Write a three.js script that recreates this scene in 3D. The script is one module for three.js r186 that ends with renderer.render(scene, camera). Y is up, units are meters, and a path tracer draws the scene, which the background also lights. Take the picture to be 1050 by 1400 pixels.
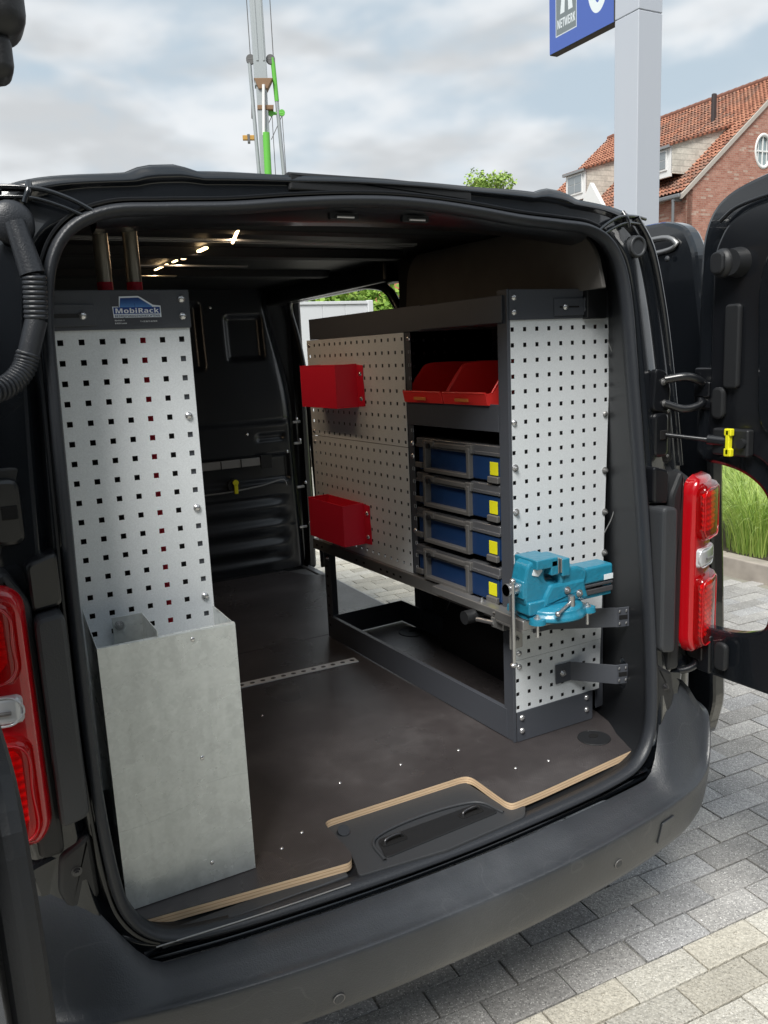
import * as THREE from 'three';
import { mergeGeometries, mergeVertices, toCreasedNormals } from 'three/addons/utils/BufferGeometryUtils.js';
import { RoundedBoxGeometry } from 'three/addons/geometries/RoundedBoxGeometry.js';
import { RectAreaLightUniformsLib } from 'three/addons/lights/RectAreaLightUniformsLib.js';

// ------------------------------------------------------------------ camera, sky, sun, exposure
const scene = new THREE.Scene();
const camera = new THREE.PerspectiveCamera(63.9, 0.75, 0.05, 2000);
camera.position.set(-0.841, 1.657, 1.661);
camera.rotation.set(-0.1906, -0.4844, -0.0465, 'YXZ');
camera.updateMatrixWorld(); camera.updateProjectionMatrix();
const renderer = new THREE.WebGLRenderer({ antialias: true });
renderer.setSize(768, 1024);
renderer.toneMapping = THREE.LinearToneMapping;
renderer.toneMappingExposure = 1.8;
renderer.shadowMap.enabled = true;
RectAreaLightUniformsLib.init();

function rng(a) { return () => { a |= 0; a = a + 0x6D2B79F5 | 0; let t = Math.imul(a ^ a >>> 15, 1 | a); t = t + Math.imul(t ^ t >>> 7, 61 | t) ^ t; return ((t ^ t >>> 14) >>> 0) / 4294967296; }; }
const rnd = rng(11);
const hash = (x, y, s) => { let h = Math.imul(x, 374761393) + Math.imul(y, 668265263) + Math.imul(s, 1442695041); h = Math.imul(h ^ h >>> 13, 1274126177); return ((h ^ h >>> 16) >>> 0) / 4294967296; };
const sm = (t) => t * t * (3 - 2 * t), lerp = (a, b, t) => a + (b - a) * t, clamp = (x, a = 0, b = 1) => Math.min(b, Math.max(a, x));
const sstep = (a, b, x) => sm(clamp((x - a) / (b - a)));
function vn(x, y, per, s) {           // periodic value noise
  const xi = Math.floor(x), yi = Math.floor(y), fx = sm(x - xi), fy = sm(y - yi), w = (a) => ((a % per) + per) % per;
  return lerp(lerp(hash(w(xi), w(yi), s), hash(w(xi + 1), w(yi), s), fx), lerp(hash(w(xi), w(yi + 1), s), hash(w(xi + 1), w(yi + 1), s), fx), fy);
}
function fbm(u, v, base, oct, s) { let a = 0, k = 0.5, n = 0; for (let i = 0; i < oct; i++) { a += k * vn(u * base, v * base, base, s + i); n += k; k *= 0.5; base *= 2; } return a / n; }

{ // sky: broken overcast, brightest low down, blue-grey gaps; computed in every direction from one rule
  const W = 2048, H = 1024, d = new Float32Array(W * H * 4);
  const n3 = (x, y, z, s) => { const xi = Math.floor(x), yi = Math.floor(y), zi = Math.floor(z), fx = sm(x - xi), fy = sm(y - yi), fz = sm(z - zi); const q = (k) => lerp(lerp(hash(xi, yi, s + (zi + k) * 977), hash(xi + 1, yi, s + (zi + k) * 977), fx), lerp(hash(xi, yi + 1, s + (zi + k) * 977), hash(xi + 1, yi + 1, s + (zi + k) * 977), fx), fy); return lerp(q(0), q(1), fz); };
  const f3 = (x, y, z, o, s) => { let a = 0, k = .5, n = 0; for (let i = 0; i < o; i++) { a += k * n3(x, y, z, s + i * 31); n += k; k *= .52; x *= 2.03; y *= 2.03; z *= 2.03; } return a / n; };
  for (let r = 0; r < H; r++) for (let c = 0; c < W; c++) {
    const el = ((r + .5) / H - .5) * Math.PI, az = ((c + .5) / W - .5) * 2 * Math.PI, y = Math.sin(el), x = Math.cos(el) * Math.cos(az), z = Math.cos(el) * Math.sin(az), i = (r * W + c) * 4;
    let R, G, B;
    if (y < -0.02) { R = .25; G = .26; B = .26; } else {
      const yy = Math.max(y, 0), px = x * 4.6, pz = z * 4.6, py = yy * 13;
      const wx = f3(px * .8 + 4, py * .8, pz * .8, 3, 5) - .5;
      let cl = f3(px + wx * 1.4, py + wx * .8, pz - wx, 6, 17);
      const thick = f3(px * 1.3 + 9, py * 1.5 + 3, pz * 1.3, 5, 91);
      const cover = sstep(.36, .60, cl + .11 * (1 - sstep(0, .35, yy)) - .01);
      const lum = lerp(.49, .36, sstep(.40, .68, thick)) * lerp(1.04, .94, sstep(.05, .6, yy));
      const br = [.23 + .09 * (1 - yy), .29 + .09 * (1 - yy), .35 + .08 * (1 - yy)];
      R = lerp(br[0], lum * .96, cover); G = lerp(br[1], lum * 1.0, cover); B = lerp(br[2], lum * 1.035, cover);
    }
    d[i] = R; d[i + 1] = G; d[i + 2] = B; d[i + 3] = 1;
  }
  const t = new THREE.DataTexture(d, W, H, THREE.RGBAFormat, THREE.FloatType);
  t.mapping = THREE.EquirectangularReflectionMapping; t.magFilter = t.minFilter = THREE.LinearFilter; t.needsUpdate = true;
  scene.background = t; scene.environment = t;
}
const sun = new THREE.DirectionalLight(0xfffcf6, 2.6);
sun.position.set(-9, 17, 8.5); sun.shadow.radius = 45; sun.castShadow = true;
sun.shadow.mapSize.set(2048, 2048);
Object.assign(sun.shadow.camera, { left: -14, right: 14, top: 14, bottom: -14, near: 1, far: 60 });
scene.add(sun, sun.target);

// ------------------------------------------------------------------ textures and materials
const enc = (x) => Math.round(255 * (x <= .0031308 ? 12.92 * x : 1.055 * Math.pow(clamp(x), 1 / 2.4) - .055));
function tex(n, metres, fn, srgb = true, m = n) {
  const d = new Uint8Array(n * m * 4);
  for (let y = 0; y < m; y++) for (let x = 0; x < n; x++) { let c = fn((x + .5) / n, (y + .5) / m, x, y); if (typeof c === 'number') c = [c, c, c]; const i = (y * n + x) * 4; for (let k = 0; k < 3; k++) d[i + k] = srgb ? enc(c[k]) : Math.round(clamp(c[k]) * 255); d[i + 3] = 255; }
  const t = new THREE.DataTexture(d, n, m); t.magFilter = THREE.LinearFilter; t.minFilter = THREE.LinearMipmapLinearFilter; t.generateMipmaps = true; t.wrapS = t.wrapT = THREE.RepeatWrapping;
  if (srgb) t.colorSpace = THREE.SRGBColorSpace;
  if (metres) t.repeat.set(1 / (metres[0] ?? metres), 1 / (metres[1] ?? metres));
  t.needsUpdate = true; return t;
}
const mul = (c, k) => [c[0] * k, c[1] * k, c[2] * k], mix = (a, b, t) => [0, 1, 2].map((i) => lerp(a[i], b[i], t));
const S = (o) => { const { c, ...r } = o; const m = new THREE.MeshStandardMaterial(r); if (c) m.color.setRGB(...c); m.side = THREE.DoubleSide; return m; };
const PH = (o) => { const { c, ...r } = o; const m = new THREE.MeshPhysicalMaterial(r); if (c) m.color.setRGB(...c); m.side = THREE.DoubleSide; return m; };
// galvanised spangle: cells of slightly different grey
function cells(u, v, n, s) { const x = u * n, y = v * n, xi = Math.floor(x), yi = Math.floor(y); let best = 9, id = 0; for (let a = -1; a <= 1; a++) for (let b = -1; b <= 1; b++) { const cx = ((xi + a) % n + n) % n, cy = ((yi + b) % n + n) % n, dx = xi + a + hash(cx, cy, s) - x, dy = yi + b + hash(cx, cy, s + 1) - y, q = dx * dx + dy * dy; if (q < best) { best = q; id = hash(cx, cy, s + 2); } } return id; }
const grain = tex(256, .06, (u, v) => fbm(u, v, 32, 3, 3), false);
const dirt = tex(512, .9, (u, v) => .45 + .55 * fbm(u, v, 5, 6, 8), false);
const M = {
  black: PH({ c: [.0075, .0092, .012], roughness: .2, clearcoat: 1, clearcoatRoughness: .03 }),
  blackInner: PH({ c: [.006, .0068, .009], roughness: .34, clearcoat: .5, clearcoatRoughness: .18 }),
  jamb: PH({ c: [.007, .008, .010], roughness: .5, clearcoat: .12, clearcoatRoughness: .25 }),
  ceiling: S({ c: [.004, .0045, .006], roughness: .7 }),
  bulkhead: PH({ c: [.020, .023, .029], roughness: .32, clearcoat: .5, clearcoatRoughness: .2 }),
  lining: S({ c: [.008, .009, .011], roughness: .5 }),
  rubber: S({ c: [.024, .027, .033], roughness: .42, bumpMap: grain, bumpScale: .0004 }),
  plastic: S({ c: [.040, .043, .048], roughness: .5, bumpMap: grain, bumpScale: .0003 }),
  plasticDark: S({ c: [.014, .015, .017], roughness: .5, bumpMap: grain, bumpScale: .0002 }),
  bumper: S({ roughness: .36, bumpMap: grain, bumpScale: .0004, map: tex(1024, 1.3, (u, v) => {
    const a = fbm(u, v, 4, 6, 20), b = fbm(u, v, 24, 4, 21), sc = Math.max(0, Math.abs(fbm(u + a * .05, v, 9, 3, 23) - .5) < .006 ? .02 * fbm(u, v, 30, 2, 25) : 0);
    return mul([.038, .042, .049], .75 + .6 * a * a + .25 * (b - .5)).map((x) => x + sc + .022 * sstep(.62, .8, a) * b); }) }),
  powder: S({ c: [.062, .068, .082], roughness: .48, bumpMap: grain, bumpScale: .00025 }),
  galv: S({ metalness: .12, roughness: .42, map: tex(512, .12, (u, v) => { const q = .78 + .07 * cells(u, v, 60, 40) + .07 * (fbm(u, v, 64, 2, 41) - .5); return [q * .915, q * .962, q]; }), bumpMap: grain, bumpScale: .0001 }),
  sheet: S({ metalness: .3, roughness: .38, map: tex(512, .5, (u, v) => { const q = .63 + .07 * (fbm(u, v, 10, 5, 44) - .5) + .06 * (cells(u, v, 34, 45) - .5) + .06 * (cells(u, v, 90, 46) - .5) + .07 * (vn(u * 60, v * 4, 60, 9) - .5); const l = Math.abs(v - .62 - .05 * Math.sin(u * 5 + 1)) < .0012 ? .8 : 1; return [q * .935 * l, q * .985 * l, q * .975 * l]; }), roughnessMap: tex(256, .35, (u, v) => .7 + .6 * (fbm(u, v, 6, 5, 47) - .5), false) }),
  steel: S({ c: [.55, .55, .56], metalness: .9, roughness: .3 }),
  zinc: S({ c: [.68, .68, .69], metalness: .85, roughness: .26 }),
  darkSteel: S({ c: [.09, .09, .095], metalness: .8, roughness: .3 }),
  bare: S({ c: [.33, .33, .33], metalness: .75, roughness: .42, bumpMap: grain, bumpScale: .0002 }),
  film: S({ roughness: .42, roughnessMap: dirt, map: tex(1024, 1.0, (u, v, x, y) => { const g = .80 + .40 * (Math.sin(u * 1068) * Math.sin(v * 1068) > .1 ? 1 : 0), a = fbm(u, v, 5, 6, 60), b = fbm(u, v, 40, 3, 61); return mul([.054, .048, .049], g * (.72 + .55 * a + .25 * (b - .5))).map((q) => q + .013 * sstep(.54, .72, a) * (.4 + b) + (Math.abs(fbm(u, v, 7, 3, 66) - .5) < .004 ? .02 * b : 0)); }), bumpMap: tex(128, .016, (u, v) => .5 + .25 * Math.sin(u * 50.265) + .25 * Math.sin(v * 50.265), false), bumpScale: .0002 }),
  plyLight: S({ roughness: .7, map: tex(256, [.4, .05], (u, v) => mul([.74, .55, .36], .82 + .3 * fbm(u, v, 8, 4, 70))) }),
  plyDark: S({ roughness: .75, map: tex(256, [.4, .05], (u, v) => mul([.52, .34, .20], .8 + .35 * fbm(u, v, 8, 4, 71))) }),
  redPlastic: PH({ c: [.90, .045, .04], roughness: .34, clearcoat: .25, clearcoatRoughness: .3 }),
  redSteel: S({ c: [.82, .018, .05], roughness: .42, bumpMap: grain, bumpScale: .0002 }),
  caseBlue: S({ c: [.010, .036, .115], roughness: .38 }),
  caseGrey: S({ c: [.115, .112, .11], roughness: .42 }),
  caseLid: PH({ c: [.09, .092, .10], roughness: .2, clearcoat: .4 }),
  yellow: S({ c: [.80, .76, .015], roughness: .5 }),
  vise: PH({ c: [.015, .195, .305], roughness: .36, clearcoat: .5, clearcoatRoughness: .2, bumpMap: tex(256, .09, (u, v) => fbm(u, v, 10, 3, 77), false), bumpScale: .0012 }),
  label: S({ c: [.72, .78, .82], roughness: .5 }),
  white: S({ c: [.78, .78, .77], roughness: .5 }),
  lampRed: PH({ c: [.78, .012, .016], roughness: .05, clearcoat: 1, clearcoatRoughness: .03, transmission: .85, thickness: 0 }),
  lampRedDeep: PH({ c: [.42, .003, .008], roughness: .25, clearcoat: 1, emissive: 0x000000 }),
  lampHot: PH({ c: [.92, .03, .015], roughness: .22, clearcoat: 1 }),
  lampClear: PH({ c: [.55, .56, .58], roughness: .1, clearcoat: 1, metalness: .15 }),
  chromeTube: S({ c: [.52, .47, .38], metalness: .8, roughness: .3 }),
  hole: S({ c: [.002, .002, .0025], roughness: .8 }),
  pylon: S({ c: [.54, .57, .63], roughness: .42, metalness: .15 }),
  brown: S({ c: [.125, .118, .112], roughness: .6, map: tex(256, .4, (u, v) => .85 + .25 * (fbm(u, v, 8, 4, 12) - .5)) }),
  slot: S({ c: [.012, .012, .014], roughness: .6 }),
};

// ------------------------------------------------------------------ helpers
const used = {};
function numbered(n) { used[n] = (used[n] ?? -1) + 1; return used[n] ? n + '_' + String(used[n]).padStart(3, '0') : n; }
function thing(name, label, category, pos = [0, 0, 0], group) { const o = new THREE.Group(); o.name = numbered(name); o.position.set(...pos); o.userData = { label, category }; if (group) o.userData.group = group; scene.add(o); return o; }
function struct(name, pos = [0, 0, 0]) { const o = new THREE.Group(); o.name = numbered(name); o.position.set(...pos); o.userData = { kind: 'structure', label: null }; delete o.userData.label; scene.add(o); return o; }
const v0 = new THREE.Vector3();
function uvm(g) {                     // metric uv by dominant axis
  if (g.index) g = g.toNonIndexed();
  if (!g.attributes.normal) g.computeVertexNormals();
  const p = g.attributes.position, n = g.attributes.normal, uv = new Float32Array(p.count * 2);
  for (let i = 0; i < p.count; i += 3) {
    let a = 0, b = 0, c = 0; for (let k = 0; k < 3; k++) { a += n.getX(i + k); b += n.getY(i + k); c += n.getZ(i + k); }
    a = Math.abs(a); b = Math.abs(b); c = Math.abs(c);
    for (let k = 0; k < 3; k++) { const x = p.getX(i + k), y = p.getY(i + k), z = p.getZ(i + k); const q = a > b && a > c ? [z, y] : b > c ? [x, z] : [x, y]; uv[(i + k) * 2] = q[0]; uv[(i + k) * 2 + 1] = q[1]; }
  }
  g.setAttribute('uv', new THREE.BufferAttribute(uv, 2)); return g;
}
const strip = (g) => { g = g.index ? g.toNonIndexed() : g; for (const k of Object.keys(g.attributes)) if (k !== 'position' && k !== 'normal') g.deleteAttribute(k); if (!g.attributes.normal) g.computeVertexNormals(); return g; };
const merge = (...l) => mergeGeometries(l.flat().map(strip));
function offsetOf(o) { const v = new THREE.Vector3(); while (o && o !== scene) { v.add(o.position); o = o.parent; } return v; }
// part from geometry given in world coordinates
function P(name, geo, mat, parent, label) {
  const off = offsetOf(parent); geo = uvm(Array.isArray(geo) ? merge(geo) : geo); geo.translate(-off.x, -off.y, -off.z);
  const m = new THREE.Mesh(geo, mat); m.name = name; m.castShadow = m.receiveShadow = true; if (label) m.userData.label = label; parent.add(m); return m;
}
// part that shares a geometry, placed in world coordinates
function PM(name, geo, mat, parent, pos, rot = [0, 0, 0]) { const off = offsetOf(parent), m = new THREE.Mesh(geo, mat); m.name = name; m.position.set(pos[0] - off.x, pos[1] - off.y, pos[2] - off.z); m.rotation.set(...rot); m.castShadow = m.receiveShadow = true; parent.add(m); return m; }
const bx = (x0, x1, y0, y1, z0, z1, r = .0015, seg = 1) => { const w = Math.abs(x1 - x0), h = Math.abs(y1 - y0), d = Math.abs(z1 - z0); r = Math.min(r, w * .49, h * .49, d * .49); const g = r > .0002 ? new RoundedBoxGeometry(w, h, d, seg, r) : new THREE.BoxGeometry(w, h, d); return g.translate((x0 + x1) / 2, (y0 + y1) / 2, (z0 + z1) / 2); };
const cyl = (r0, r1, h, n = 24) => new THREE.CylinderGeometry(r0, r1, h, n);
function rod(a, b, r, n = 12, r2 = r) { const A = new THREE.Vector3(...a), B = new THREE.Vector3(...b), d = B.clone().sub(A), g = cyl(r2, r, d.length(), n); g.applyQuaternion(new THREE.Quaternion().setFromUnitVectors(new THREE.Vector3(0, 1, 0), d.clone().normalize())); return g.translate((A.x + B.x) / 2, (A.y + B.y) / 2, (A.z + B.z) / 2); }
const crv = (pts, closed = false) => new THREE.CatmullRomCurve3(pts.map((p) => new THREE.Vector3(...p)), closed, 'centripetal');
const tube = (pts, r, n = 40, k = 10, closed = false) => new THREE.TubeGeometry(crv(pts, closed), n, r, k, closed);
const poly = (pts) => { const s = new THREE.Shape(); pts.forEach((p, i) => i ? s.lineTo(...p) : s.moveTo(...p)); s.closePath(); return s; };
function rpoly(pts, r) {              // polygon with rounded corners; r number or per point
  const s = new THREE.Shape(), n = pts.length;
  for (let i = 0; i < n; i++) { const p = pts[i], a = pts[(i + n - 1) % n], b = pts[(i + 1) % n], R = Array.isArray(r) ? r[i] : r;
    const da = Math.hypot(a[0] - p[0], a[1] - p[1]), db = Math.hypot(b[0] - p[0], b[1] - p[1]), ra = Math.min(R, da * .48), rb = Math.min(R, db * .48);
    const A = [p[0] + (a[0] - p[0]) * ra / da, p[1] + (a[1] - p[1]) * ra / da], B = [p[0] + (b[0] - p[0]) * rb / db, p[1] + (b[1] - p[1]) * rb / db];
    i ? s.lineTo(...A) : s.moveTo(...A); s.quadraticCurveTo(p[0], p[1], ...B); }
  s.closePath(); return s;
}
const rrect = (x0, x1, y0, y1, r) => rpoly([[x0, y0], [x1, y0], [x1, y1], [x0, y1]], r);
const ext = (s, d, bev = 0, cs = 6) => { const g = new THREE.ExtrudeGeometry(s, { depth: d - 2 * bev, bevelEnabled: bev > 0, bevelSize: bev, bevelThickness: bev, bevelOffset: -bev, bevelSegments: 2, curveSegments: cs, steps: 1 }); if (bev) g.translate(0, 0, bev); return g; };
const holeSq = (s, x, y, h) => { const p = new THREE.Path(); p.moveTo(x - h, y - h); p.lineTo(x - h, y + h); p.lineTo(x + h, y + h); p.lineTo(x + h, y - h); p.closePath(); s.holes.push(p); };
function grid(nu, nv, fn, skip, closeU = false) {
  const pos = [], idx = []; for (let j = 0; j <= nv; j++) for (let i = 0; i <= nu; i++) pos.push(...fn(i / nu, j / nv, i, j));
  for (let j = 0; j < nv; j++) for (let i = 0; i < nu; i++) { if (skip && skip(i, j)) continue; const a = j * (nu + 1) + i, b = a + 1, c = a + nu + 1, d = c + 1; idx.push(a, b, d, a, d, c); }
  let g = new THREE.BufferGeometry(); g.setAttribute('position', new THREE.Float32BufferAttribute(pos, 3)); g.setIndex(idx);
  if (closeU) g = mergeVertices(g, 1e-5);
  g.computeVertexNormals(); return g;
}
const domeG = new THREE.LatheGeometry([[0, .0062], [.003, .0059], [.0062, .0042], [.0078, .0018], [.0082, .0006], [.0082, 0]].map((p) => new THREE.Vector2(...p)), 18);
const screwG = new THREE.LatheGeometry([[0, .0022], [.003, .0018], [.0042, .0006], [.0044, 0]].map((p) => new THREE.Vector2(...p)), 12);
const hexG = merge(cyl(.0066, .0066, .005, 6).translate(0, .0035, 0), cyl(.0095, .0095, .0014, 20).translate(0, .0007, 0), cyl(.0035, .0035, .006, 10).translate(0, .007, 0));
const facing = { z: [Math.PI / 2, 0, 0], nx: [0, 0, Math.PI / 2], y: [0, 0, 0] };
function bolt(parent, pos, dir = 'z', g = domeG, mat = M.zinc, name = 'bolt') { return PM(name, g, mat, parent, pos, [facing[dir][0] + (rnd() - .5) * .1, facing[dir][1], facing[dir][2] + (rnd() - .5) * .1]); }

// ================================================================== THE GROUND
const FL = .614;
{
  const ground = new THREE.Mesh(uvm(new THREE.PlaneGeometry(600, 600, 1, 1).rotateX(-Math.PI / 2).translate(0, -.009, 0)), S({ roughness: .95, map: tex(512, 2.2, (u, v) => mul([.26, .25, .21], .6 + .7 * fbm(u, v, 12, 6, 90))) }));
  ground.name = 'ground'; ground.userData = { kind: 'structure' }; ground.receiveShadow = true; scene.add(ground);
  const pav = struct('paving'); pav.rotation.y = -.05;
  const speck = (base, dk, lt, s) => tex(1024, .55, (u, v) => { const a = fbm(u, v, 6, 5, s), b = hash(Math.floor(u * 240), Math.floor(v * 240), s + 7), c = vn(u * 170, v * 170, 170, s + 3), f = fbm(u, v, 120, 2, s + 9); let q = mul(base, .72 + .35 * a + .5 * (f - .5)); if (c < .17) q = mix(q, dk, .75); if (b > .955) q = mix(q, lt, .95); return q; });
  const bmp = tex(512, .14, (u, v) => fbm(u, v, 20, 4, 95), false);
  const stoneM = [];
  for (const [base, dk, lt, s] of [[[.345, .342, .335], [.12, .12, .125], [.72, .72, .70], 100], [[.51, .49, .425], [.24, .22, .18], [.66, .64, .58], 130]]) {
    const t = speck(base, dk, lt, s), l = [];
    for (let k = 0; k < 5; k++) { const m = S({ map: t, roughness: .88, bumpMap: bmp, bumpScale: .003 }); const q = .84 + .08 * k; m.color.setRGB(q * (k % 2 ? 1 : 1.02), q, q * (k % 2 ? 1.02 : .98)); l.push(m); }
    stoneM.push(l);
  }
  const PX = .237, PZ = .1;
  const shape = (k) => { let g = strip(new RoundedBoxGeometry(PX - .004, .05, PZ - .004, 1, .003)); const r = rng(k * 7 + 3), p = g.attributes.position; const ha = {}; for (let i = 0; i < p.count; i++) { const key = [p.getX(i).toFixed(4), p.getY(i).toFixed(4), p.getZ(i).toFixed(4)].join(); ha[key] ??= [(r() - .5) * .003, (r() - .5) * .002, (r() - .5) * .003]; p.setXYZ(i, p.getX(i) + ha[key][0], p.getY(i) + ha[key][1], p.getZ(i) + ha[key][2]); } g = uvm(g); const uv = g.attributes.uv; for (let i = 0; i < uv.count; i++) uv.setXY(i, uv.getX(i) + k * .137, uv.getY(i) + k * .29); return g; };
  const shapes = [0, 1, 2, 3, 4, 5].map(shape);
  const cand = []; const q = new THREE.Vector3(), c = Math.cos(.05), s = Math.sin(.05);
  for (let k = -54; k < 12; k++) for (let m = -16; m < 18; m++) {
    const off = ((k % 2) + 2) % 2 ? .1135 : 0, x = .787 + PX * (m + .5) + off + (hash(k, m, 1) - .5) * .002, z = .205 + PZ * (k + .5);
    const X = x * c - z * s, Z = z * c + x * s;
    if (X > 3.86 || X < -2.4 || Z < -5 || Z > 1.2) continue;
    q.set(X, 0, Z).project(camera);
    const inView = Math.abs(q.x) < 1.04 && Math.abs(q.y) < 1.06 && q.z < 1, under = Math.abs(X) < .93 && Z < .12, hid = X < -.2 && Z < .4;
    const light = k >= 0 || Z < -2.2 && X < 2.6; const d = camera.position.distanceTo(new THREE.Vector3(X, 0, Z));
    cand.push({ x, z, k, m, light, score: (inView && !under && !hid ? 0 : 100) + d, sh: Math.floor(hash(k, m, 4) * 6), mt: Math.floor(hash(k, m, 9) * 5), h: (hash(k, m, 5) - .5) * .004, rx: (hash(k, m, 6) - .5) * .012, rz: (hash(k, m, 7) - .5) * .008 });
  }
  cand.sort((a, b) => a.score - b.score);
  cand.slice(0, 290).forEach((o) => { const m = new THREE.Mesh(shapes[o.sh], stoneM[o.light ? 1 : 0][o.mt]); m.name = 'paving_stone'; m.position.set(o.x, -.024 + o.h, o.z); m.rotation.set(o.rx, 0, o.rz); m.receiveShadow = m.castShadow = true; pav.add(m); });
  const rest = cand.slice(290); let bi = 0;
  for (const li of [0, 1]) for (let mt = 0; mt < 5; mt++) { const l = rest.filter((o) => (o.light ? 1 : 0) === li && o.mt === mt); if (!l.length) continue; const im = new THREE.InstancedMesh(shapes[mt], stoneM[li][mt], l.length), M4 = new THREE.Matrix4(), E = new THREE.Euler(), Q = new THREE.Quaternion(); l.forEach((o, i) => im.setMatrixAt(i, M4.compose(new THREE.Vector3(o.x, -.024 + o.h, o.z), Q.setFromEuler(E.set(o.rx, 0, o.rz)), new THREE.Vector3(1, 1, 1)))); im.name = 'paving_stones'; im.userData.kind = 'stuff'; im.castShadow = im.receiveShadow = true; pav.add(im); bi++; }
  // kerb
  const kerb = struct('kerb', [3.98, 0, 0]); const km = S({ roughness: .85, map: tex(512, .8, (u, v) => mul([.36, .32, .28], .7 + .5 * fbm(u, v, 10, 6, 150))) });
  for (let i = 0; i < 14; i++) { const z = 1.2 - i * .5; P('kerb_stone', bx(3.93 - .02 * (i - 6) * .2, 4.05, -.05, .13 + .002 * (i % 3), z - .496, z, .012, 2), km, kerb); }
  const bed = new THREE.Mesh(uvm(new THREE.BoxGeometry(14, .12, 30).translate(11.05, .04, -8)), S({ c: [.05, .04, .028], roughness: 1 })); bed.name = 'planting_bed'; bed.userData = { kind: 'structure' }; bed.receiveShadow = true; scene.add(bed);
  // long ornamental grass behind the kerb
  const N = 24000, r = rng(5), gm = PH({ c: [1, 1, 1], roughness: .6, transmission: .35, thickness: 0 });
  const bl = grid(1, 6, (u, v) => [(u - .5) * .0075 * (1 - v * .94), v - .45 * v * v * v, v * v * .55]); 
  const im = new THREE.InstancedMesh(bl, gm, N), m4 = new THREE.Matrix4(), e = new THREE.Euler(), qq = new THREE.Quaternion(), col = new THREE.Color();
  for (let i = 0; i < N; i++) { const cl = Math.floor(r() * 110), cx = 4.25 + 2.4 * hash(cl, 1, 2), cz = -4.6 + 5.2 * hash(cl, 2, 2), a = r() * 6.28, d = .02 + r() * .14, h = .45 + r() * .6; m4.compose(new THREE.Vector3(cx + Math.cos(a) * d, .09, cz + Math.sin(a) * d), qq.setFromEuler(e.set((r() - .5) * .3, -a + Math.PI / 2 + (r() - .5) * 1.6, (r() - .5) * .3, 'YXZ')), new THREE.Vector3(.9 + .4 * r(), h, h * (.3 + 1.1 * r()))); im.setMatrixAt(i, m4); const t = r(); im.setColorAt(i, col.setRGB(lerp(.26, .62, t), lerp(.42, .74, t), lerp(.07, .20, t))); }
  im.name = 'ornamental_grass'; im.userData = { kind: 'stuff', label: 'bright green long ornamental grass behind the kerb', category: 'grass' }; im.castShadow = im.receiveShadow = true; scene.add(im);
}

// ================================================================== THE VAN
const van = thing('van', 'black panel van with open rear doors and shelving inside', 'van');
const zB = (x, y) => .22 - .09 * (y - .6) + .05 * (1 - (x / .7) ** 2);
// seal loop, outer outline and inner lining loop, right half from bottom centre to top centre
const half = [
  [0, .578, 0, .545, 0, .588], [.3, .58, .32, .545, .3, .588], [.5, .583, .55, .545, .5, .588], [.6, .598, .72, .555, .62, .588], [.655, .65, .83, .62, .72, .60], [.677, .74, .87, .74, .735, .74],
  [.687, .95, .885, .95, .738, .95], [.684, 1.2, .885, 1.2, .738, 1.2], [.677, 1.42, .875, 1.42, .741, 1.42], [.671, 1.6, .85, 1.62, .741, 1.6], [.664, 1.75, .82, 1.76, .741, 1.76], [.645, 1.84, .785, 1.87, .735, 1.86],
  [.605, 1.895, .74, 1.94, .69, 1.94], [.54, 1.922, .655, 1.974, .60, 1.985], [.45, 1.928, .50, 1.988, .45, 1.99], [.33, 1.933, .36, 1.996, .33, 1.99], [.21, 1.944, .22, 1.996, .21, 1.99], [.1, 1.952, .1, 1.998, .1, 1.99], [0, 1.955, 0, 1.998, 0, 1.99]];
const full = half.concat(half.slice(1, -1).reverse().map((h) => [-h[0], h[1], -h[2], h[3], -h[4], h[5]]));
const cS = crv(full.map((h) => [h[0], h[1], 0]), true), cO = crv(full.map((h) => [h[2], h[3], 0]), true), cL = crv(full.map((h) => [h[4], h[5], 0]), true);
for (const c of [cS, cO, cL]) c.curveType = 'catmullrom', c.tension = .5;
const ridgeY = (x) => .012 * sstep(.385, .415, Math.abs(x)) * (1 - sstep(.47, .515, Math.abs(x)));
const NU = 240, at = (c, u) => c.getPoint(((u % 1) + 1) % 1);
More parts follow.
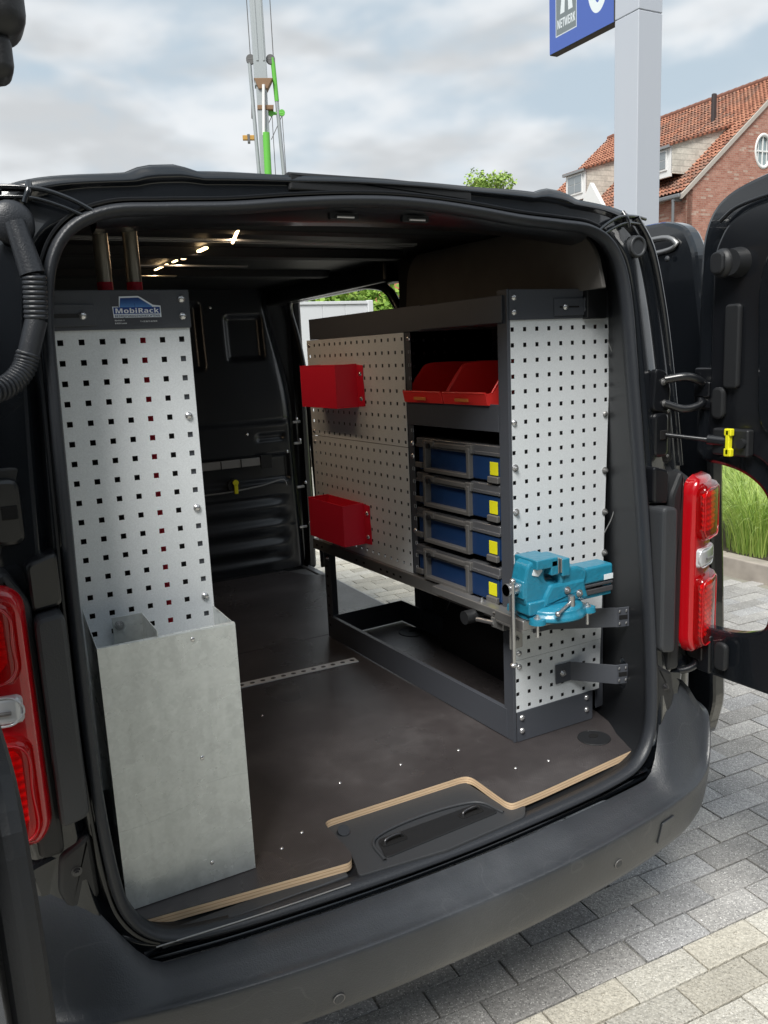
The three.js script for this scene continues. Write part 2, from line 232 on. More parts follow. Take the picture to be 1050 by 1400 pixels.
{
  // painted surround between seal and outer edge
  const prof = [[0, -.012], [.05, -.022], [.13, -.024], [.18, -.008], [.22, .003], [.26, .005], [.50, .004], [.60, .003], [.64, -.006], [.71, -.007], [.75, .004], [.93, .007], [.985, -.002], [1, -.014]];
  P('body_surround', grid(NU, prof.length - 1, (u, v, i, j) => { const a = at(cS, u), b = at(cO, u), [f, d0] = prof[j], top = sstep(1.88, 1.95, b.y), dz = lerp(d0, f < .1 ? -.012 : f > .7 && f < .98 ? .007 : f > .98 ? -.006 : -.002, top), x = lerp(a.x, b.x, f), y = lerp(a.y, b.y, f) + (b.y > 1.9 ? ridgeY(b.x) * f * f : 0); return [x, y, zB(x, y) + dz * (y > .62 ? 1 : .3) - (Math.abs(x) > .7 ? .02 * (Math.abs(x) - .7) / .18 : 0)]; }, null, true), M.black, van);
  // outer skin: roof and sides, with the sliding door's opening on the right
  const rows = [[.0, 1], [-.02, 1.012], [-.12, 1.045], [-.5, 1.08], [-1.1, 1.09], [-2.62, 1.09], [-3.0, 1.08], [-3.7, 1.04], [-4.4, .98]];
  P('body_shell', grid(NU, rows.length - 1, (u, v, i, j) => { const b = at(cO, u), [z, k] = rows[j]; const cab = j > 6 ? (j === 7 ? .62 : .42) : 1; const x = clamp(b.x * k, -.96, .96), y0 = b.y + (b.y > 1.9 ? .02 * Math.min(1, j / 2) + ridgeY(b.x) : 0); return [x, .545 + (y0 - .545) * cab, j ? z : zB(b.x, b.y) - .014 - (Math.abs(b.x) > .7 ? .02 * (Math.abs(b.x) - .7) / .18 : 0)]; }, (i, j) => j === 4 && at(cO, (i + .5) / NU).x > .5 && at(cO, (i + .5) / NU).y < 1.96, true), M.black, van);
  P('front_end', ext(rpoly([[-.9, .45], [.9, .45], [.9, 1.1], [-.9, 1.1]], .15), .12, .03).translate(0, 0, -4.48), M.black, van);
  P('underbody', [bx(-.92, .92, .44, .55, -4.3, -2.62, .02), bx(-.92, .72, .442, .552, -2.63, -1.09, .02), bx(-.92, .92, .44, .55, -1.10, .1, .02), bx(-.80, .72, .36, .46, -4.0, .0, .02), bx(.70, .95, .33, .38, -2.6, -1.1, .01)], M.plasticDark, van);
  // jamb and lining
  P('door_jamb', grid(NU, 4, (u, v, i, j) => { const a = at(cS, u), b = at(cL, u), f = [0, .12, .4, .75, 1][j], x = lerp(a.x * .992, b.x, f), y = lerp(a.y + (a.y > 1.5 ? -.006 : .004), b.y, f); return [x, y, lerp(zB(a.x, a.y) - .008, -.03, [0, .1, .45, .8, 1][j])]; }, null, true), M.jamb, van);
  const zr = [-.03, -.35, -.70, -1.03, -2.17, -2.24];
  P('cargo_lining', grid(NU, zr.length - 1, (u, v, i, j) => { const b = at(cL, u); return [b.x, b.y, zr[j]]; }, (i, j) => { const b = at(cL, (i + .5) / NU); return j === 3 && b.x > .6 && b.y < 1.93; }, true), M.lining, van);
  // reveals of the side opening
  P('side_pillar', [bx(.742, .955, .56, 1.97, -1.09, -1.02, .012, 2), bx(.70, .74, .6, 1.97, -1.05, -1.0, .012, 2)], M.blackInner, van);
  P('side_pillar', [tube([[.745, .62, -2.03], [.745, 1.1, -2.06], [.735, 1.5, -2.08], [.71, 1.75, -2.10], [.68, 1.88, -2.10], [.66, 1.925, -2.04]], .016, 30, 8), bx(.745, .80, .56, 1.97, -2.34, -2.24, .02, 2), bx(.79, .955, .56, 1.97, -2.78, -2.64, .02, 2)], M.blackInner, van);
  P('side_header', [bx(.62, .715, 1.91, 2.0, -2.64, -1.03, .012, 2), bx(.71, .955, 1.966, 2.022, -2.7, -1.03, .012, 2), tube([[.66, 1.925, -2.06], [.66, 1.925, -1.6], [.66, 1.915, -1.2], [.668, 1.885, -1.09], [.685, 1.80, -1.03]], .018, 24, 8)], M.blackInner, van);
  P('side_sill', bx(.70, .742, .42, .594, -2.6, -1.09, .008), M.bare, van);
  // wheel arch under the right rack
  P('wheel_arch', ext(rpoly([[.76, .58], [.04, .58], [.06, .80], [.2, .93], [.52, .93], [.69, .80]], .09), .12, .015).rotateY(Math.PI / 2).translate(.62, 0, 0), M.blackInner, van);
  // sealing rubber: a profile swept round the opening
  const ring = [[-.012, -.012], [.006, -.012], [.009, .0], [.0085, .010], [.004, .019], [-.002, .021], [-.009, .015], [-.012, .004]];
  P('door_seal', grid(260, ring.length, (u, v, i, j) => { const a = at(cS, u), t = at(cS, u + .002).sub(at(cS, u - .002)).normalize(), k = ring[j % ring.length]; return [a.x + t.y * k[0], a.y - t.x * k[0], zB(a.x, a.y) + k[1]]; }, null, true), M.rubber, van);
  P('seal_lip', grid(260, 3, (u, v, i, j) => { const a = at(cS, u), t = at(cS, u + .002).sub(at(cS, u - .002)).normalize(), k = [[.010, -.008], [.017, .004], [.018, .007], [.0125, .005]][j]; return [a.x + t.y * k[0], a.y - t.x * k[0], zB(a.x, a.y) + k[1]]; }, null, true), M.blackInner, van);
  // roof edge: centre strip, pressed ridges, seams
  P('roof_edge_strip', ext(rpoly([[-.214, 1.966], [.2, 1.961], [.2, 1.992], [0, 1.999], [-.214, 2.0]], .004), .026, .006).translate(0, 0, .122), M.plasticDark, van);
  // header trim inside the seal with two latch slots
  P('header_trim', grid(60, 4, (u, v, i, j) => { const x = lerp(-.56, .56, u), yy = 1.945 - .02 * (x / .5) ** 2, k = [[0, .115], [-.008, .10], [-.022, .07], [-.026, .03], [.01, .0]][j]; return [x, yy + k[0], k[1] + .03 * (1 - (x / .7) ** 2)]; }), M.blackInner, van);
  for (const x of [-.09, .075]) { const l = P('door_latch', ext(rrect(x - .032, x + .032, 1.921, 1.938, .005), .012, .002).translate(0, 0, .112), M.plasticDark, van); P('striker', rod([x - .018, 1.926, .126], [x + .02, 1.926, .126], .003), M.steel, l); }
  // weld seams with sealant at the roof corners
  for (const s of [-1, 1]) { const c = s > 0 ? .0 : 0; P('sealant_seam', [tube([[s * .565, 1.915, .135], [s * .60, 1.935, .130], [s * .64, 1.950, .124], [s * .675, 1.955, .117], [s * .72, 1.957, .103], [s * .76, 1.955, .09]].map((p) => [p[0], p[1], p[2] - .003]), .0042, 40, 8), tube([[s * .575, 1.905, .132], [s * .62, 1.925, .126], [s * .665, 1.938, .119], [s * .74, 1.94, .1]], .0034, 40, 8), tube([[s * .665, 1.965, .112], [s * .668, 1.95, .122], [s * .676, 1.93, .122]].map((p) => [p[0], p[1], p[2] - .006]), .006, 12, 8)], M.black, van); }
  for (const s of [-1, 1]) P('pillar_ridge', tube([[.715, 1.955, .10], [.765, 1.89, .10], [.81, 1.76, .098], [.838, 1.62, .10], [.856, 1.45, .11], [.866, 1.33, .118]].map((p) => [s * p[0], p[1], p[2]]), .009, 40, 8), M.black, van);
  // ---- corner housings beside the lamps
  for (const s of [-1, 1]) {
    const pad = (pts, r, z0, d, b = .012) => { const g = ext(rpoly(pts.map((p) => [s * p[0], p[1]]), r), d, b, 5); return g.translate(0, 0, z0); };
    P('corner_pad', pad([[.702, .87], [.752, .86], [.752, 1.245], [.703, 1.25]], .016, .12, .10, .007), M.plastic, van);
    P('corner_block', pad([[.70, 1.256], [.752, 1.25], [.752, 1.335], [.70, 1.35]], .012, .10, .088, .006), M.blackInner, van);
    P('lamp_housing', [pad([[.748, .80], [.93, .80], [.93, 1.28], [.83, 1.345], [.785, 1.33], [.752, 1.27]], .03, .02, .105, .02), pad([[.748, .80], [.792, .80], [.80, 1.32], [.785, 1.33], [.752, 1.27]], .014, .09, .108, .010)], M.plasticDark, van);
    P('corner_ledge', pad([[.695, .72], [.80, .70], [.82, .79], [.70, .82]], .02, .07, .12, .01), M.black, van);
    P('corner_plate', pad([[.70, .70], [.755, .69], [.77, .735], [.76, .80], [.705, .83]], .012, .16, .045, .008), M.plasticDark, van); PM('screw', hexG, M.darkSteel, van, [s * .735, .765, .205], facing.z);
    // tail lamp: red body, two raised lenses, a clear reversing light between them
    const dx = s > 0 ? .036 : 0, kx = s > 0 ? .80 : 1;
    const pane = (x0, x1, y0, y1, rr, z0, h, e, nx = 20, ny = 30, rip = 0) => grid(nx, ny, (u, v) => { const y = lerp(y0, y1, v), dy = Math.min(y - y0, y1 - y), ins = dy < rr ? rr - Math.sqrt(Math.max(0, rr * rr - (rr - dy) ** 2)) : 0, x = lerp(x0 + ins, x1 - ins * .6, u), k = Math.min(x - x0 - ins, x1 - ins * .6 - x, dy); return [s * (.76 + (x - .76) * kx + dx), y, z0 + h * Math.sqrt(clamp(1 - (1 - clamp(k / e)) ** 2)) - .055 * ((x - .762) / .168) ** 2 + rip * (Math.sin(y * 420) + Math.cos(x * 300))]; });
    const ringOf = (x0, x1, y0, y1, z0, r0) => { const p = []; const c = .018; for (const [x, y] of [[x0, y0 + c], [x0, (y0 + y1) / 2], [x0, y1 - c], [x0 + c, y1], [(x0 + x1) / 2, y1], [x1 - c, y1], [x1, y1 - c], [x1, (y0 + y1) / 2], [x1, y0 + c], [x1 - c, y0], [(x0 + x1) / 2, y0], [x0 + c, y0]]) p.push([s * (.76 + (x - .76) * kx + dx), y, z0 - .055 * ((x - .762) / .168) ** 2]); return tube(p, r0, 90, 6, true); };
    const lamp = P('tail_lamp', pane(.760, .925, .838, 1.315, .05, .190, .034, .022, 24, 60), M.lampRedDeep, van);
    for (const [y0, y1] of [[1.142, 1.298], [.856, 1.058]]) {
      P('lens', pane(.776, .925, y0, y1, .035, .214, .032, .020), M.lampRed, lamp);
      P('lamp_bulb_field', pane(.800, .910, y0 + .028, y1 - .028, .02, .2290, .004, .01, 40, 60, .0028), M.lampHot, lamp);
      P('lens_ring', ringOf(.790, .914, y0 + .014, y1 - .014, .2462, .0022), M.lampRedDeep, lamp);
    }
    P('reversing_light', pane(.782, .912, 1.074, 1.128, .012, .2150, .020, .012), M.lampClear, lamp);
    P('reversing_frame', ringOf(.786, .908, 1.078, 1.124, .2330, .0022), M.lampClear, lamp);
    P('reversing_bulb', rod([s * (.806 + dx), 1.10, .2355], [s * (.834 + dx), 1.10, .228], .0035), M.caseGrey, lamp);
  }
  // ---- bumper
  const top = (x) => { const a = Math.abs(x); return lerp(.562, .765, sstep(.60, .80, a)); }, pin = (x) => lerp(zB(x, .58) + .028, .17, sstep(.62, .80, Math.abs(x)));
  const plan = crv([[0, .392, 0], [.2, .388, 0], [.42, .370, 0], [.62, .338, 0], [.76, .300, 0], [.86, .245, 0], [.915, .165, 0], [.935, .05, 0], [.945, -.12, 0], [.95, -.3, 0]]);
  const bp = (a) => { const p = plan.getPoint(Math.min(1, Math.abs(a))); return [Math.sign(a) * p.x, p.y]; };
  P('bumper', grid(120, 16, (u, v, i, j) => {
    const a = u * 2 - 1, [X, Z] = bp(a), t = sstep(.42, .62, Math.abs(a)), ax = Math.abs(a), ridge = lerp(.533, .56, t) + .10 * sstep(.5, .62, ax);
    const inX = Math.sign(a) * Math.min(Math.abs(X), lerp(Math.abs(X), .80 + .10 * sstep(.6, .8, ax), sstep(.45, .62, ax))) * lerp(.985, 1, t), yt = top(inX), zi = ax > .6 ? Math.min(Z - .012, lerp(.2, -.3, sstep(.6, 1, ax))) : pin(inX);
    const fx = Math.sign(a) * sstep(.5, .75, ax), fz = 1 - sstep(.55, .85, ax) * .8;
    const off = (d) => [X + fx * d, Z + fz * d];
    const R = [[0, yt, -1], [.25, lerp(yt, ridge, .25) + .004, -1], [.5, lerp(yt, ridge, .55) + .003, -1], [.8, lerp(yt, ridge, .9), -1], [.94, ridge + .001, -1]];
    if (j < 5) { const f = R[j][0]; return [lerp(inX, X, f), lerp(R[j][1], ridge, f > .9 ? 1 : 0), lerp(zi, Z, f)]; }
    const K = [[.001, -.0005], [.0035, -.004], [.0045, -.011], [.003, -.032], [-.003, -.065], [-.010, -.095], [-.018, -.122], [-.03, -.145], [-.05, -.165], [-.09, -.18], [-.15, -.19], [-.22, -.19]][j - 5];
    const [x, z] = off(K[0]); return [x, .533 + (ridge - .533) * (1 - sstep(0, -.1, K[1])) * 1 + (K[1]), z];
  }), M.bumper, van);
  // parking sensors, hook cover, reflector
  const onB = (x, y) => { let best = 0; for (let a = -1; a <= 1; a += .001) { if (Math.abs(bp(a)[0] - x) < Math.abs(bp(best)[0] - x)) best = a; } return [x, y, bp(best)[1] + .0045 - (.501 - y) * .2]; };
  for (const [x, y] of [[.42, .455], [-.31, .43]]) { const p = onB(x, y); PM('parking_sensor', new THREE.TorusGeometry(.011, .0016, 8, 24), M.caseGrey, van, p, [.2, x * .25, 0]); PM('parking_sensor', cyl(.0095, .0095, .004), M.plastic, van, p, [Math.PI / 2 + .2, 0, 0]); }
  { const p = onB(.6, .47); P('tow_eye_cover', ext(rrect(-.028, .028, -.032, .032, .006), .003, .001).rotateX(.2).rotateY(.2).translate(p[0], p[1], p[2] - .0012), M.bumper, van); }
  // ---- sill between floor and seal
  P('sill', grid(40, 5, (u, v, i, j) => { const x = lerp(-.64, .64, u), k = [[.02, .586], [.13, .586], [.20, .585], [.225, .581], [.245, .577], [.262, .574]][j]; return [x, k[1], k[0] + (j > 2 ? .03 * (1 - (x / .66) ** 2) - .02 : 0)]; }), M.black, van);
  const tr = P('sill_trim', [ext(rpoly([[-.205, -.265], [-.19, -.21], [-.192, -.06], [.19, -.06], [.205, -.21], [.25, -.236], [.22, -.272], [0, -.285]], .012), .010, .002).rotateX(-Math.PI / 2)  .translate(0, .5855, 0)], M.plastic, van);
  P('trim_recess', ext(rpoly([[-.13, -.245], [-.115, -.175], [.155, -.17], [.18, -.228]], .014), .006, .002).rotateX(-Math.PI / 2).translate(0, .5925, 0), M.plasticDark, tr);
  P('trim_recess', tube([[-.135, .5975, .25], [-.12, .5985, .172], [.158, .5985, .167], [.186, .5975, .235]], .004, 40, 8), M.plastic, tr);
  for (const x of [-.085, .12]) { P('latch_slot', ext(rrect(x - .032, x + .032, -.21, -.188, .009), .004, .001).rotateX(-Math.PI / 2).translate(0, .5965, 0), M.hole, tr); P('latch_hook', tube([[x - .024, .599, .203], [x - .022, .607, .200], [x + .018, .609, .197], [x + .024, .600, .197]], .0038, 24, 8), M.darkSteel, tr); }
  P('sill_strip', bx(-.61, -.22, .580, .594, .212, .250, .005, 2), M.plastic, van);
  P('sill_strip', tube([[-.62, .594, .253], [-.4, .592, .268], [-.23, .592, .276]], .0018, 20, 6), M.bare, van);
  P('sill_plug', cyl(.014, .016, .02).rotateX(.5).translate(-.165, .595, .105), M.rubber, tr);
  // ---- ceiling
  for (const z of [-.36, -.86, -1.45]) P('roof_bow', ext(rpoly([[z - .035, 1.965], [z + .035, 1.965], [z + .05, 1.992], [z - .05, 1.992]], .006), 1.16, .002).rotateY(-Math.PI / 2).translate(.58, 0, 0), M.ceiling, van);
  P('roof_rail', [bx(-.57, .42, 1.957, 1.963, -.475, -.455, .001), bx(-.57, .42, 1.955, 1.9565, -.475, -.47, .0004)], M.bare, van);
  P('roof_rail', bx(-.28, .10, 1.955, 1.960, -1.02, -1.0, .001), M.bare, van);
  P('side_cover_panel', ext(rpoly([[-.09, 1.79], [.88, 1.79], [.86, 1.93], [.80, 1.975], [.05, 1.965], [-.06, 1.9]].map((p) => [p[0], p[1]]), [.004, .004, .05, .03, .07, .09]), .012, .002, 10).rotateY(Math.PI / 2).translate(.618, 0, 0), M.brown, van);
  P('side_backing', bx(.632, .70, 1.72, 1.985, -.95, .02, .004), M.lining, van);
  // LED strip on the ceiling, lit
  const ledM = S({ c: [.9, .8, .6], emissive: 0xffd9a0, emissiveIntensity: 4, roughness: .6 });
  const led = P('led_light_strip', [bx(-.128, -.120, 1.977, 1.981, -1.33, -1.16, .001), bx(-.124, -.116, 1.977, 1.981, -1.10, -1.05, .001), bx(-.120, -.108, 1.975, 1.981, -1.0, -.74, .001)].map((g) => g.translate(0, 0, 0)), ledM, van);
  P('led_light_strip', rod([-.135, 1.952, -.44], [-.155, 1.968, -.33], .004), ledM, van);
  const rl = new THREE.RectAreaLight(0xffdfbc, 28, .014, .95); rl.position.set(-.125, 1.970, -.86); rl.rotation.set(-Math.PI / 2, 0, 0); rl.name = 'led_light'; scene.add(rl);
  P('roof_rail', bx(-.20, -.05, 1.958, 1.961, -1.36, -1.33, .001), M.chromeTube, van);
  // ---- bulkhead: one pressed sheet
  const recess = (x, y, x0, x1, y0, y1, e) => sstep(x0 - e, x0 + e, x) * sstep(x0 - e, x0 + e, x) * sstep(-x1 - e, -x1 + e, -x) * sstep(y0 - e, y0 + e, y) * sstep(-y1 - e, -y1 + e, -y);
  const edge = (y) => lerp(.735, .715, sstep(.6, 1.3, y)) - .10 * sstep(1.35, 1.98, y) ** 1.2;
  P('bulkhead', grid(150, 190, (u, v) => { const x = lerp(-.735, .735, u), y = lerp(.60, 1.985, v); let z = 0;
    const win = recess(x, y, .385, .56, 1.66, 1.86, .014); z -= .022 * win;
    z -= .022 * recess(x, y, .02, .26, 1.62, 1.92, .016);
    z += .03 * sstep(1.33, 1.37, y) * (1 - sstep(1.43, 1.9, y)) * (1 - sstep(edge(y) - .09, edge(y) - .02, x));
    z -= .012 * recess(x, y, .5, .64, 1.262, 1.292, .008);
    z += .02 * sstep(.66, .70, x) * sstep(.9, 1, y) * 0;
    z -= .055 * sstep(edge(y) - .05, edge(y) + .0, x);
    if (y < .98) z += .012 * Math.sin((y - .6) * 62) * (1 - sstep(.55, .66, x)) * sstep(.62, .66, y); 
    z -= .03 * recess(x, y, .1, .66, 1.06, 1.185, .012) * .6;
    return [x, y, -2.19 + z]; }), M.bulkhead, van);
  P('bulkhead_bar', bx(.15, .56, 1.145, 1.185, -2.185, -2.165, .003), M.bare, van);
  for (const b of [bx(.40, .404, 1.145, 1.185, -2.166, -2.162, .001), bx(.30, .304, 1.145, 1.185, -2.166, -2.162, .001), bx(.50, .56, 1.13, 1.195, -2.168, -2.160, .003)]) P('bar_bracket', b, M.plasticDark, van);
  P('release_cable', tube([[.10, 1.03, -2.18], [.3, 1.03, -2.165], [.5, 1.045, -2.165], [.62, 1.06, -2.17], [.63, 1.03, -2.17]], .004, 30, 6), M.bare, van);
  P('release_disc', cyl(.032, .034, .02).rotateX(Math.PI / 2).translate(.36, 1.06, -2.175), M.plasticDark, van);
  P('release_tab', [bx(.354, .374, 1.02, 1.07, -2.162, -2.152, .004), cyl(.014, .014, .01).rotateX(Math.PI / 2).translate(.364, 1.075, -2.157)], M.yellow, van, 'yellow release tab');
  for (const [x, y] of [[.43, 1.305], [.628, 1.205], [.69, 1.36], [.70, 1.255], [.715, 1.04], [.725, .83], [.3, 1.9]]) bolt(van, [x, y, -2.13], 'z', domeG, M.zinc);
  for (const y of [1.345, 1.24, 1.02, .815]) P('hinge_plate', bx(.67, .71, y - .006, y + .006, -2.14, -2.13, .002), M.steel, van);
  P('step_well', bx(.56, .70, .575, .588, -2.17, -1.9, .003), M.bare, van);
  // ---- wheels, mostly hidden under the floor
  for (const z of [-.66, -3.9]) for (const s of [-1, 1]) { const w = P('wheel', new THREE.TorusGeometry(.25, .085, 14, 40).scale(1, 1, 1.25).rotateY(Math.PI / 2).translate(s * .80, .335, z), M.rubber, van); P('rim', cyl(.19, .19, .14, 32).rotateZ(Math.PI / 2).translate(s * .80, .335, z), M.bare, w); }
  // ---- wiring boot at the left corner
  const boot = P('wiring_boot', [new THREE.SphereGeometry(.036, 24, 14).scale(1, 1, .5).translate(-.700, 1.898, .118), rod([-.697, 1.895, .140], [-.681, 1.812, .150], .0165, 20, .020)], M.rubber, van);
  P('bellows', Array.from({ length: 9 }, (_, i) => new THREE.TorusGeometry(.0150, .0045, 8, 24).rotateX(Math.PI / 2 + .1).translate(-.679 - .0006 * i, 1.806 - i * .0078, .1505 + .0003 * i)).concat(rod([-.68, 1.812, .150], [-.684, 1.735, .153], .0135, 16)), M.rubber, boot);
  P('boot_pipe', rod([-.684, 1.738, .153], [-.703, 1.682, .156], .0175, 20, .0175), M.rubber, boot);
  { const c = crv([[-.703, 1.684, .156], [-.714, 1.658, .158], [-.735, 1.637, .17], [-.768, 1.625, .2], [-.82, 1.622, .26], [-.90, 1.622, .32]]); const parts = [new THREE.TubeGeometry(c, 30, .013, 14)]; for (let i = 0; i < 22; i++) { const t = .02 + i * .045, p = c.getPoint(Math.min(t, 1)), d = c.getTangent(Math.min(t, 1)); parts.push(new THREE.TorusGeometry(.0155, .0042, 8, 20).applyQuaternion(new THREE.Quaternion().setFromUnitVectors(new THREE.Vector3(0, 0, 1), d)).translate(p.x, p.y, p.z)); } P('bellows', parts, M.rubber, boot); }
  P('rubber_plug', [cyl(.024, .028, .012, 30).rotateX(Math.PI / 2).translate(.705, 1.885, .112), new THREE.TorusGeometry(.022, .004, 8, 30).translate(.705, 1.885, .118)], M.plastic, van);
  // ---- door check plates
  for (const s of [-1, 1]) {
    const pl = P('check_plate', ext(rrect(s * .768 - .046, s * .768 + .046, 1.345, 1.495, .022), .016, .004).translate(0, 0, .118), M.plasticDark, van);
    P('check_cap', ext(rrect(s * .768 - .026, s * .768 + .026, 1.362, 1.478, .02), .022, .008).translate(0, 0, .124), M.blackInner, pl);
    for (const y of [1.362, 1.478]) for (const dx of [-.034, .034]) PM('screw', screwG, M.bare, pl, [s * .768 + dx, y, .134], facing.z);
    P('slot', bx(s * .768 - .008, s * .768 + .018, 1.408, 1.432, .145, .149, .002), M.hole, pl);
  }
  // ---- hinges of the right door
  for (const y of [1.53, .83]) {
    const h = P('hinge', [ext(rpoly([[.735, y - .045], [.79, y - .055], [.80, y], [.785, y + .05], [.745, y + .06]], .015), .02, .004).translate(0, 0, .125), rod([.87, y - .045, .178], [.87, y + .045, .178], .009), tube([[.77, y + .03, .15], [.81, y + .035, .185], [.85, y + .02, .195], [.87, y + .01, .18]], .011, 20, 8), tube([[.77, y - .03, .15], [.81, y - .045, .18], [.85, y - .035, .195], [.87, y - .02, .18]], .010, 20, 8)], M.blackInner, van);
    for (const [dx, dy] of [[.77, .025], [.775, -.03]]) PM('screw', hexG, M.bare, h, [dx, y + dy, .146], facing.z);
    P('hinge_leaf', [bx(.862, .905, y - .05, y + .055, .16, .235, .006, 2), bx(.855, .875, y - .018, y + .02, .165, .215, .004)], M.blackInner, h);
  }
  // ---- right rear door, open about a right angle
  const D = (z) => .878 + .05 * (z - .17);
  const rd = new THREE.Group(); rd.name = 'rear_door'; van.add(rd);
  const outl = [[.165, 1.37], [.165, 1.80], [.168, 1.89], [.185, 1.945], [.215, 1.982], [.27, 2.008], [.4, 2.032], [.6, 2.04], [.78, 2.015], [.86, 1.93], [.885, 1.8], [.89, 1.0], [.87, .80], [.83, .775], [.18, .775], [.17, .79], [.172, .90], [.30, .908], [.375, .935], [.39, .97], [.388, 1.23], [.365, 1.29], [.31, 1.325], [.25, 1.34], [.19, 1.345]];
  const orr = [.01, .02, .03, .03, .04, .06, .1, .1, .08, .06, .08, .08, .04, .03, .02, .01, .01, .04, .04, .05, .05, .04, .04, .03, .02];
  const flat = (g, x) => { g.rotateY(-Math.PI / 2); const p = g.attributes.position; for (let i = 0; i < p.count; i++) p.setX(i, p.getX(i) * 1 + x + .05 * (p.getZ(i) - .17)); g.computeVertexNormals(); return g; };   // (z, y) outline in the door's plane
  const mkDoor = (par) => P('door_panel', flat(ext(rpoly(outl, orr), .045, .01, 6), .925), M.black, par);
  mkDoor(rd);
  P('inner_panel', flat(ext(rpoly([[.215, 1.40], [.215, 1.86], [.25, 1.925], [.32, 1.955], [.55, 1.975], [.78, 1.95], [.84, 1.85], [.85, 1.1], [.83, .83], [.43, .82], [.43, 1.28], [.38, 1.36], [.30, 1.39]], .03), .016, .007), .882), M.blackInner, rd);
  P('window_recess', flat(ext(rpoly([[.36, 1.42], [.345, 1.80], [.40, 1.90], [.6, 1.93], [.76, 1.91], [.80, 1.8], [.80, 1.42]], .07), .012, .005), .868), M.black, rd);
  P('panel_rib', tube([[.235, 1.93, 0], [.27, 1.952, 0], [.33, 1.965, 0], [.45, 1.975, 0]].map(([z, y]) => [D(z) - .016, y, z]), .005, 24, 8), M.blackInner, rd);
  const b1 = P('door_buffer', [cyl(.030, .036, .035, 30).rotateZ(Math.PI / 2).translate(D(.275) - .025, 1.83, .285), new THREE.SphereGeometry(.03, 20, 12).scale(.7, 1.15, 1).translate(D(.275) - .04, 1.83, .265)], M.plasticDark, rd);
  P('buffer_face', flat(ext(rrect(.247, .284, 1.805, 1.856, .018), .012, .004), .826), M.plasticDark, b1);
  P('rubber_pad', flat(ext(rrect(.262, .304, 1.535, 1.735, .012), .014, .005), .866), M.plasticDark, rd);
  P('grommet', flat(ext(rrect(.232, .268, 1.46, 1.538, .018), .016, .006), .866), M.plasticDark, rd);
  P('grommet', flat(ext(rrect(.262, .300, .81, .885, .018), .016, .006), .866), M.plasticDark, rd);
  P('check_arm', [rod([.79, 1.42, .15], [.862, 1.405, .27], .0055), rod([.845, 1.41, .235], [.865, 1.405, .285], .013)], M.blackInner, rd);
  P('check_bracket', [bx(.852, .876, 1.372, 1.438, .24, .345, .006, 2), cyl(.012, .012, .012).rotateZ(Math.PI / 2).translate(.848, 1.405, .33)], M.plasticDark, rd);
  P('check_clip', [bx(.836, .850, 1.375, 1.438, .292, .304, .003), bx(.836, .850, 1.422, 1.440, .288, .309, .003), bx(.836, .850, 1.372, 1.392, .288, .309, .003)], M.yellow, rd, 'bright yellow door check clip');
  rd.position.x = -.012;
  // ---- left rear door: only its lower inner corner and its top latch reach the frame
  const ld = new THREE.Group(); ld.name = 'rear_door'; van.add(ld);
  const lp = P('door_panel', flat(ext(rpoly(outl, orr), .045, .01, 6), -.925).scale(1, 1, 1).translate(.0, 0, 0), M.black, ld); 
  P('inner_trim', flat(ext(rpoly([[.34, .80], [.34, 1.14], [.40, 1.245], [.52, 1.27], [.80, 1.25], [.85, 1.1], [.85, .80]], [.03, .08, .06, .06, .08, .05, .03]), .04, .016), -.852), M.plasticDark, ld);
  const la = P('door_catch', [bx(-.86, -.742, 1.915, 2.02, .86, .92, .018, 3), bx(-.80, -.755, 1.885, 1.92, .87, .91, .01, 2)], M.plasticDark, ld);
  PM('screw', screwG, M.bare, la, [-.765, 1.945, .92], facing.z);
  // ---- right sliding door pushed back along the body side
  const sd = new THREE.Group(); sd.name = 'sliding_door'; van.add(sd);
  P('door_panel', ext(rpoly([[-.97, .50], [.10, .50], [.13, .62], [.085, 1.5], [.02, 1.9], [-.015, 1.962], [-.08, 1.985], [-.95, 2.0]], .03), .055, .012).rotateY(-Math.PI / 2).translate(1.065, 0, 0), M.black, sd);
  P('window_bulge', ext(rpoly([[-.8, 1.2], [-.05, 1.2], [-.08, 1.72], [-.17, 1.86], [-.8, 1.88]], .08), .05, .022).rotateY(-Math.PI / 2).translate(1.02, 0, 0), M.black, sd);
  P('guide_rail', tube([[1.005, 1.935, -.5], [1.005, 1.94, -.16], [1.004, 1.935, -.06], [1.004, 1.915, -.035], [1.004, 1.905, -.06], [1.005, 1.905, -.5]], .0075, 50, 8), M.bare, sd);
  PM('screw', domeG, M.plastic, sd, [.995, 1.88, -.06], facing.nx);
}

// ---- plywood floor, two boards
const holesDisc = (par, x, z, r) => { const d = PM('anchor_ring', new THREE.TorusGeometry(r, .0018, 6, 40), M.plasticDark, par, [x, FL + .0012, z], [Math.PI / 2, 0, 0]); P('anchor_cover', cyl(r * .97, r * .97, .002, 40).translate(x, FL + .001, z), M.plasticDark, par); P('finger_hole', cyl(.011, .011, .0012, 24).scale(1.3, 1, 1).translate(x + .005, FL + .0028, z - .008), M.hole, par); };
function board(name, label, pts, r) {
  const t = thing(name, label, 'floor board', [0, .593, 0], 'plywood floor boards'); const s = rpoly(pts.map((p) => [p[0], -p[1]]), r);
  const L = [['plywood_layer', .0052, M.plyLight], ['plywood_layer', .0016, M.plyDark], ['plywood_layer', .0054, M.plyLight], ['plywood_layer', .0016, M.plyDark], ['plywood_layer', .0054, M.plyLight]]; let y = .593;
  for (const [n, h, m] of L) { P(n, ext(s, h, m === M.plyDark ? .0003 : .0006, 8).rotateX(-Math.PI / 2).translate(0, y, 0), m, t); y += h; }
  P('dark_film', ext(s, FL - y, .0004, 8).rotateX(-Math.PI / 2).translate(0, y, 0), M.film, t);
  return t;
}
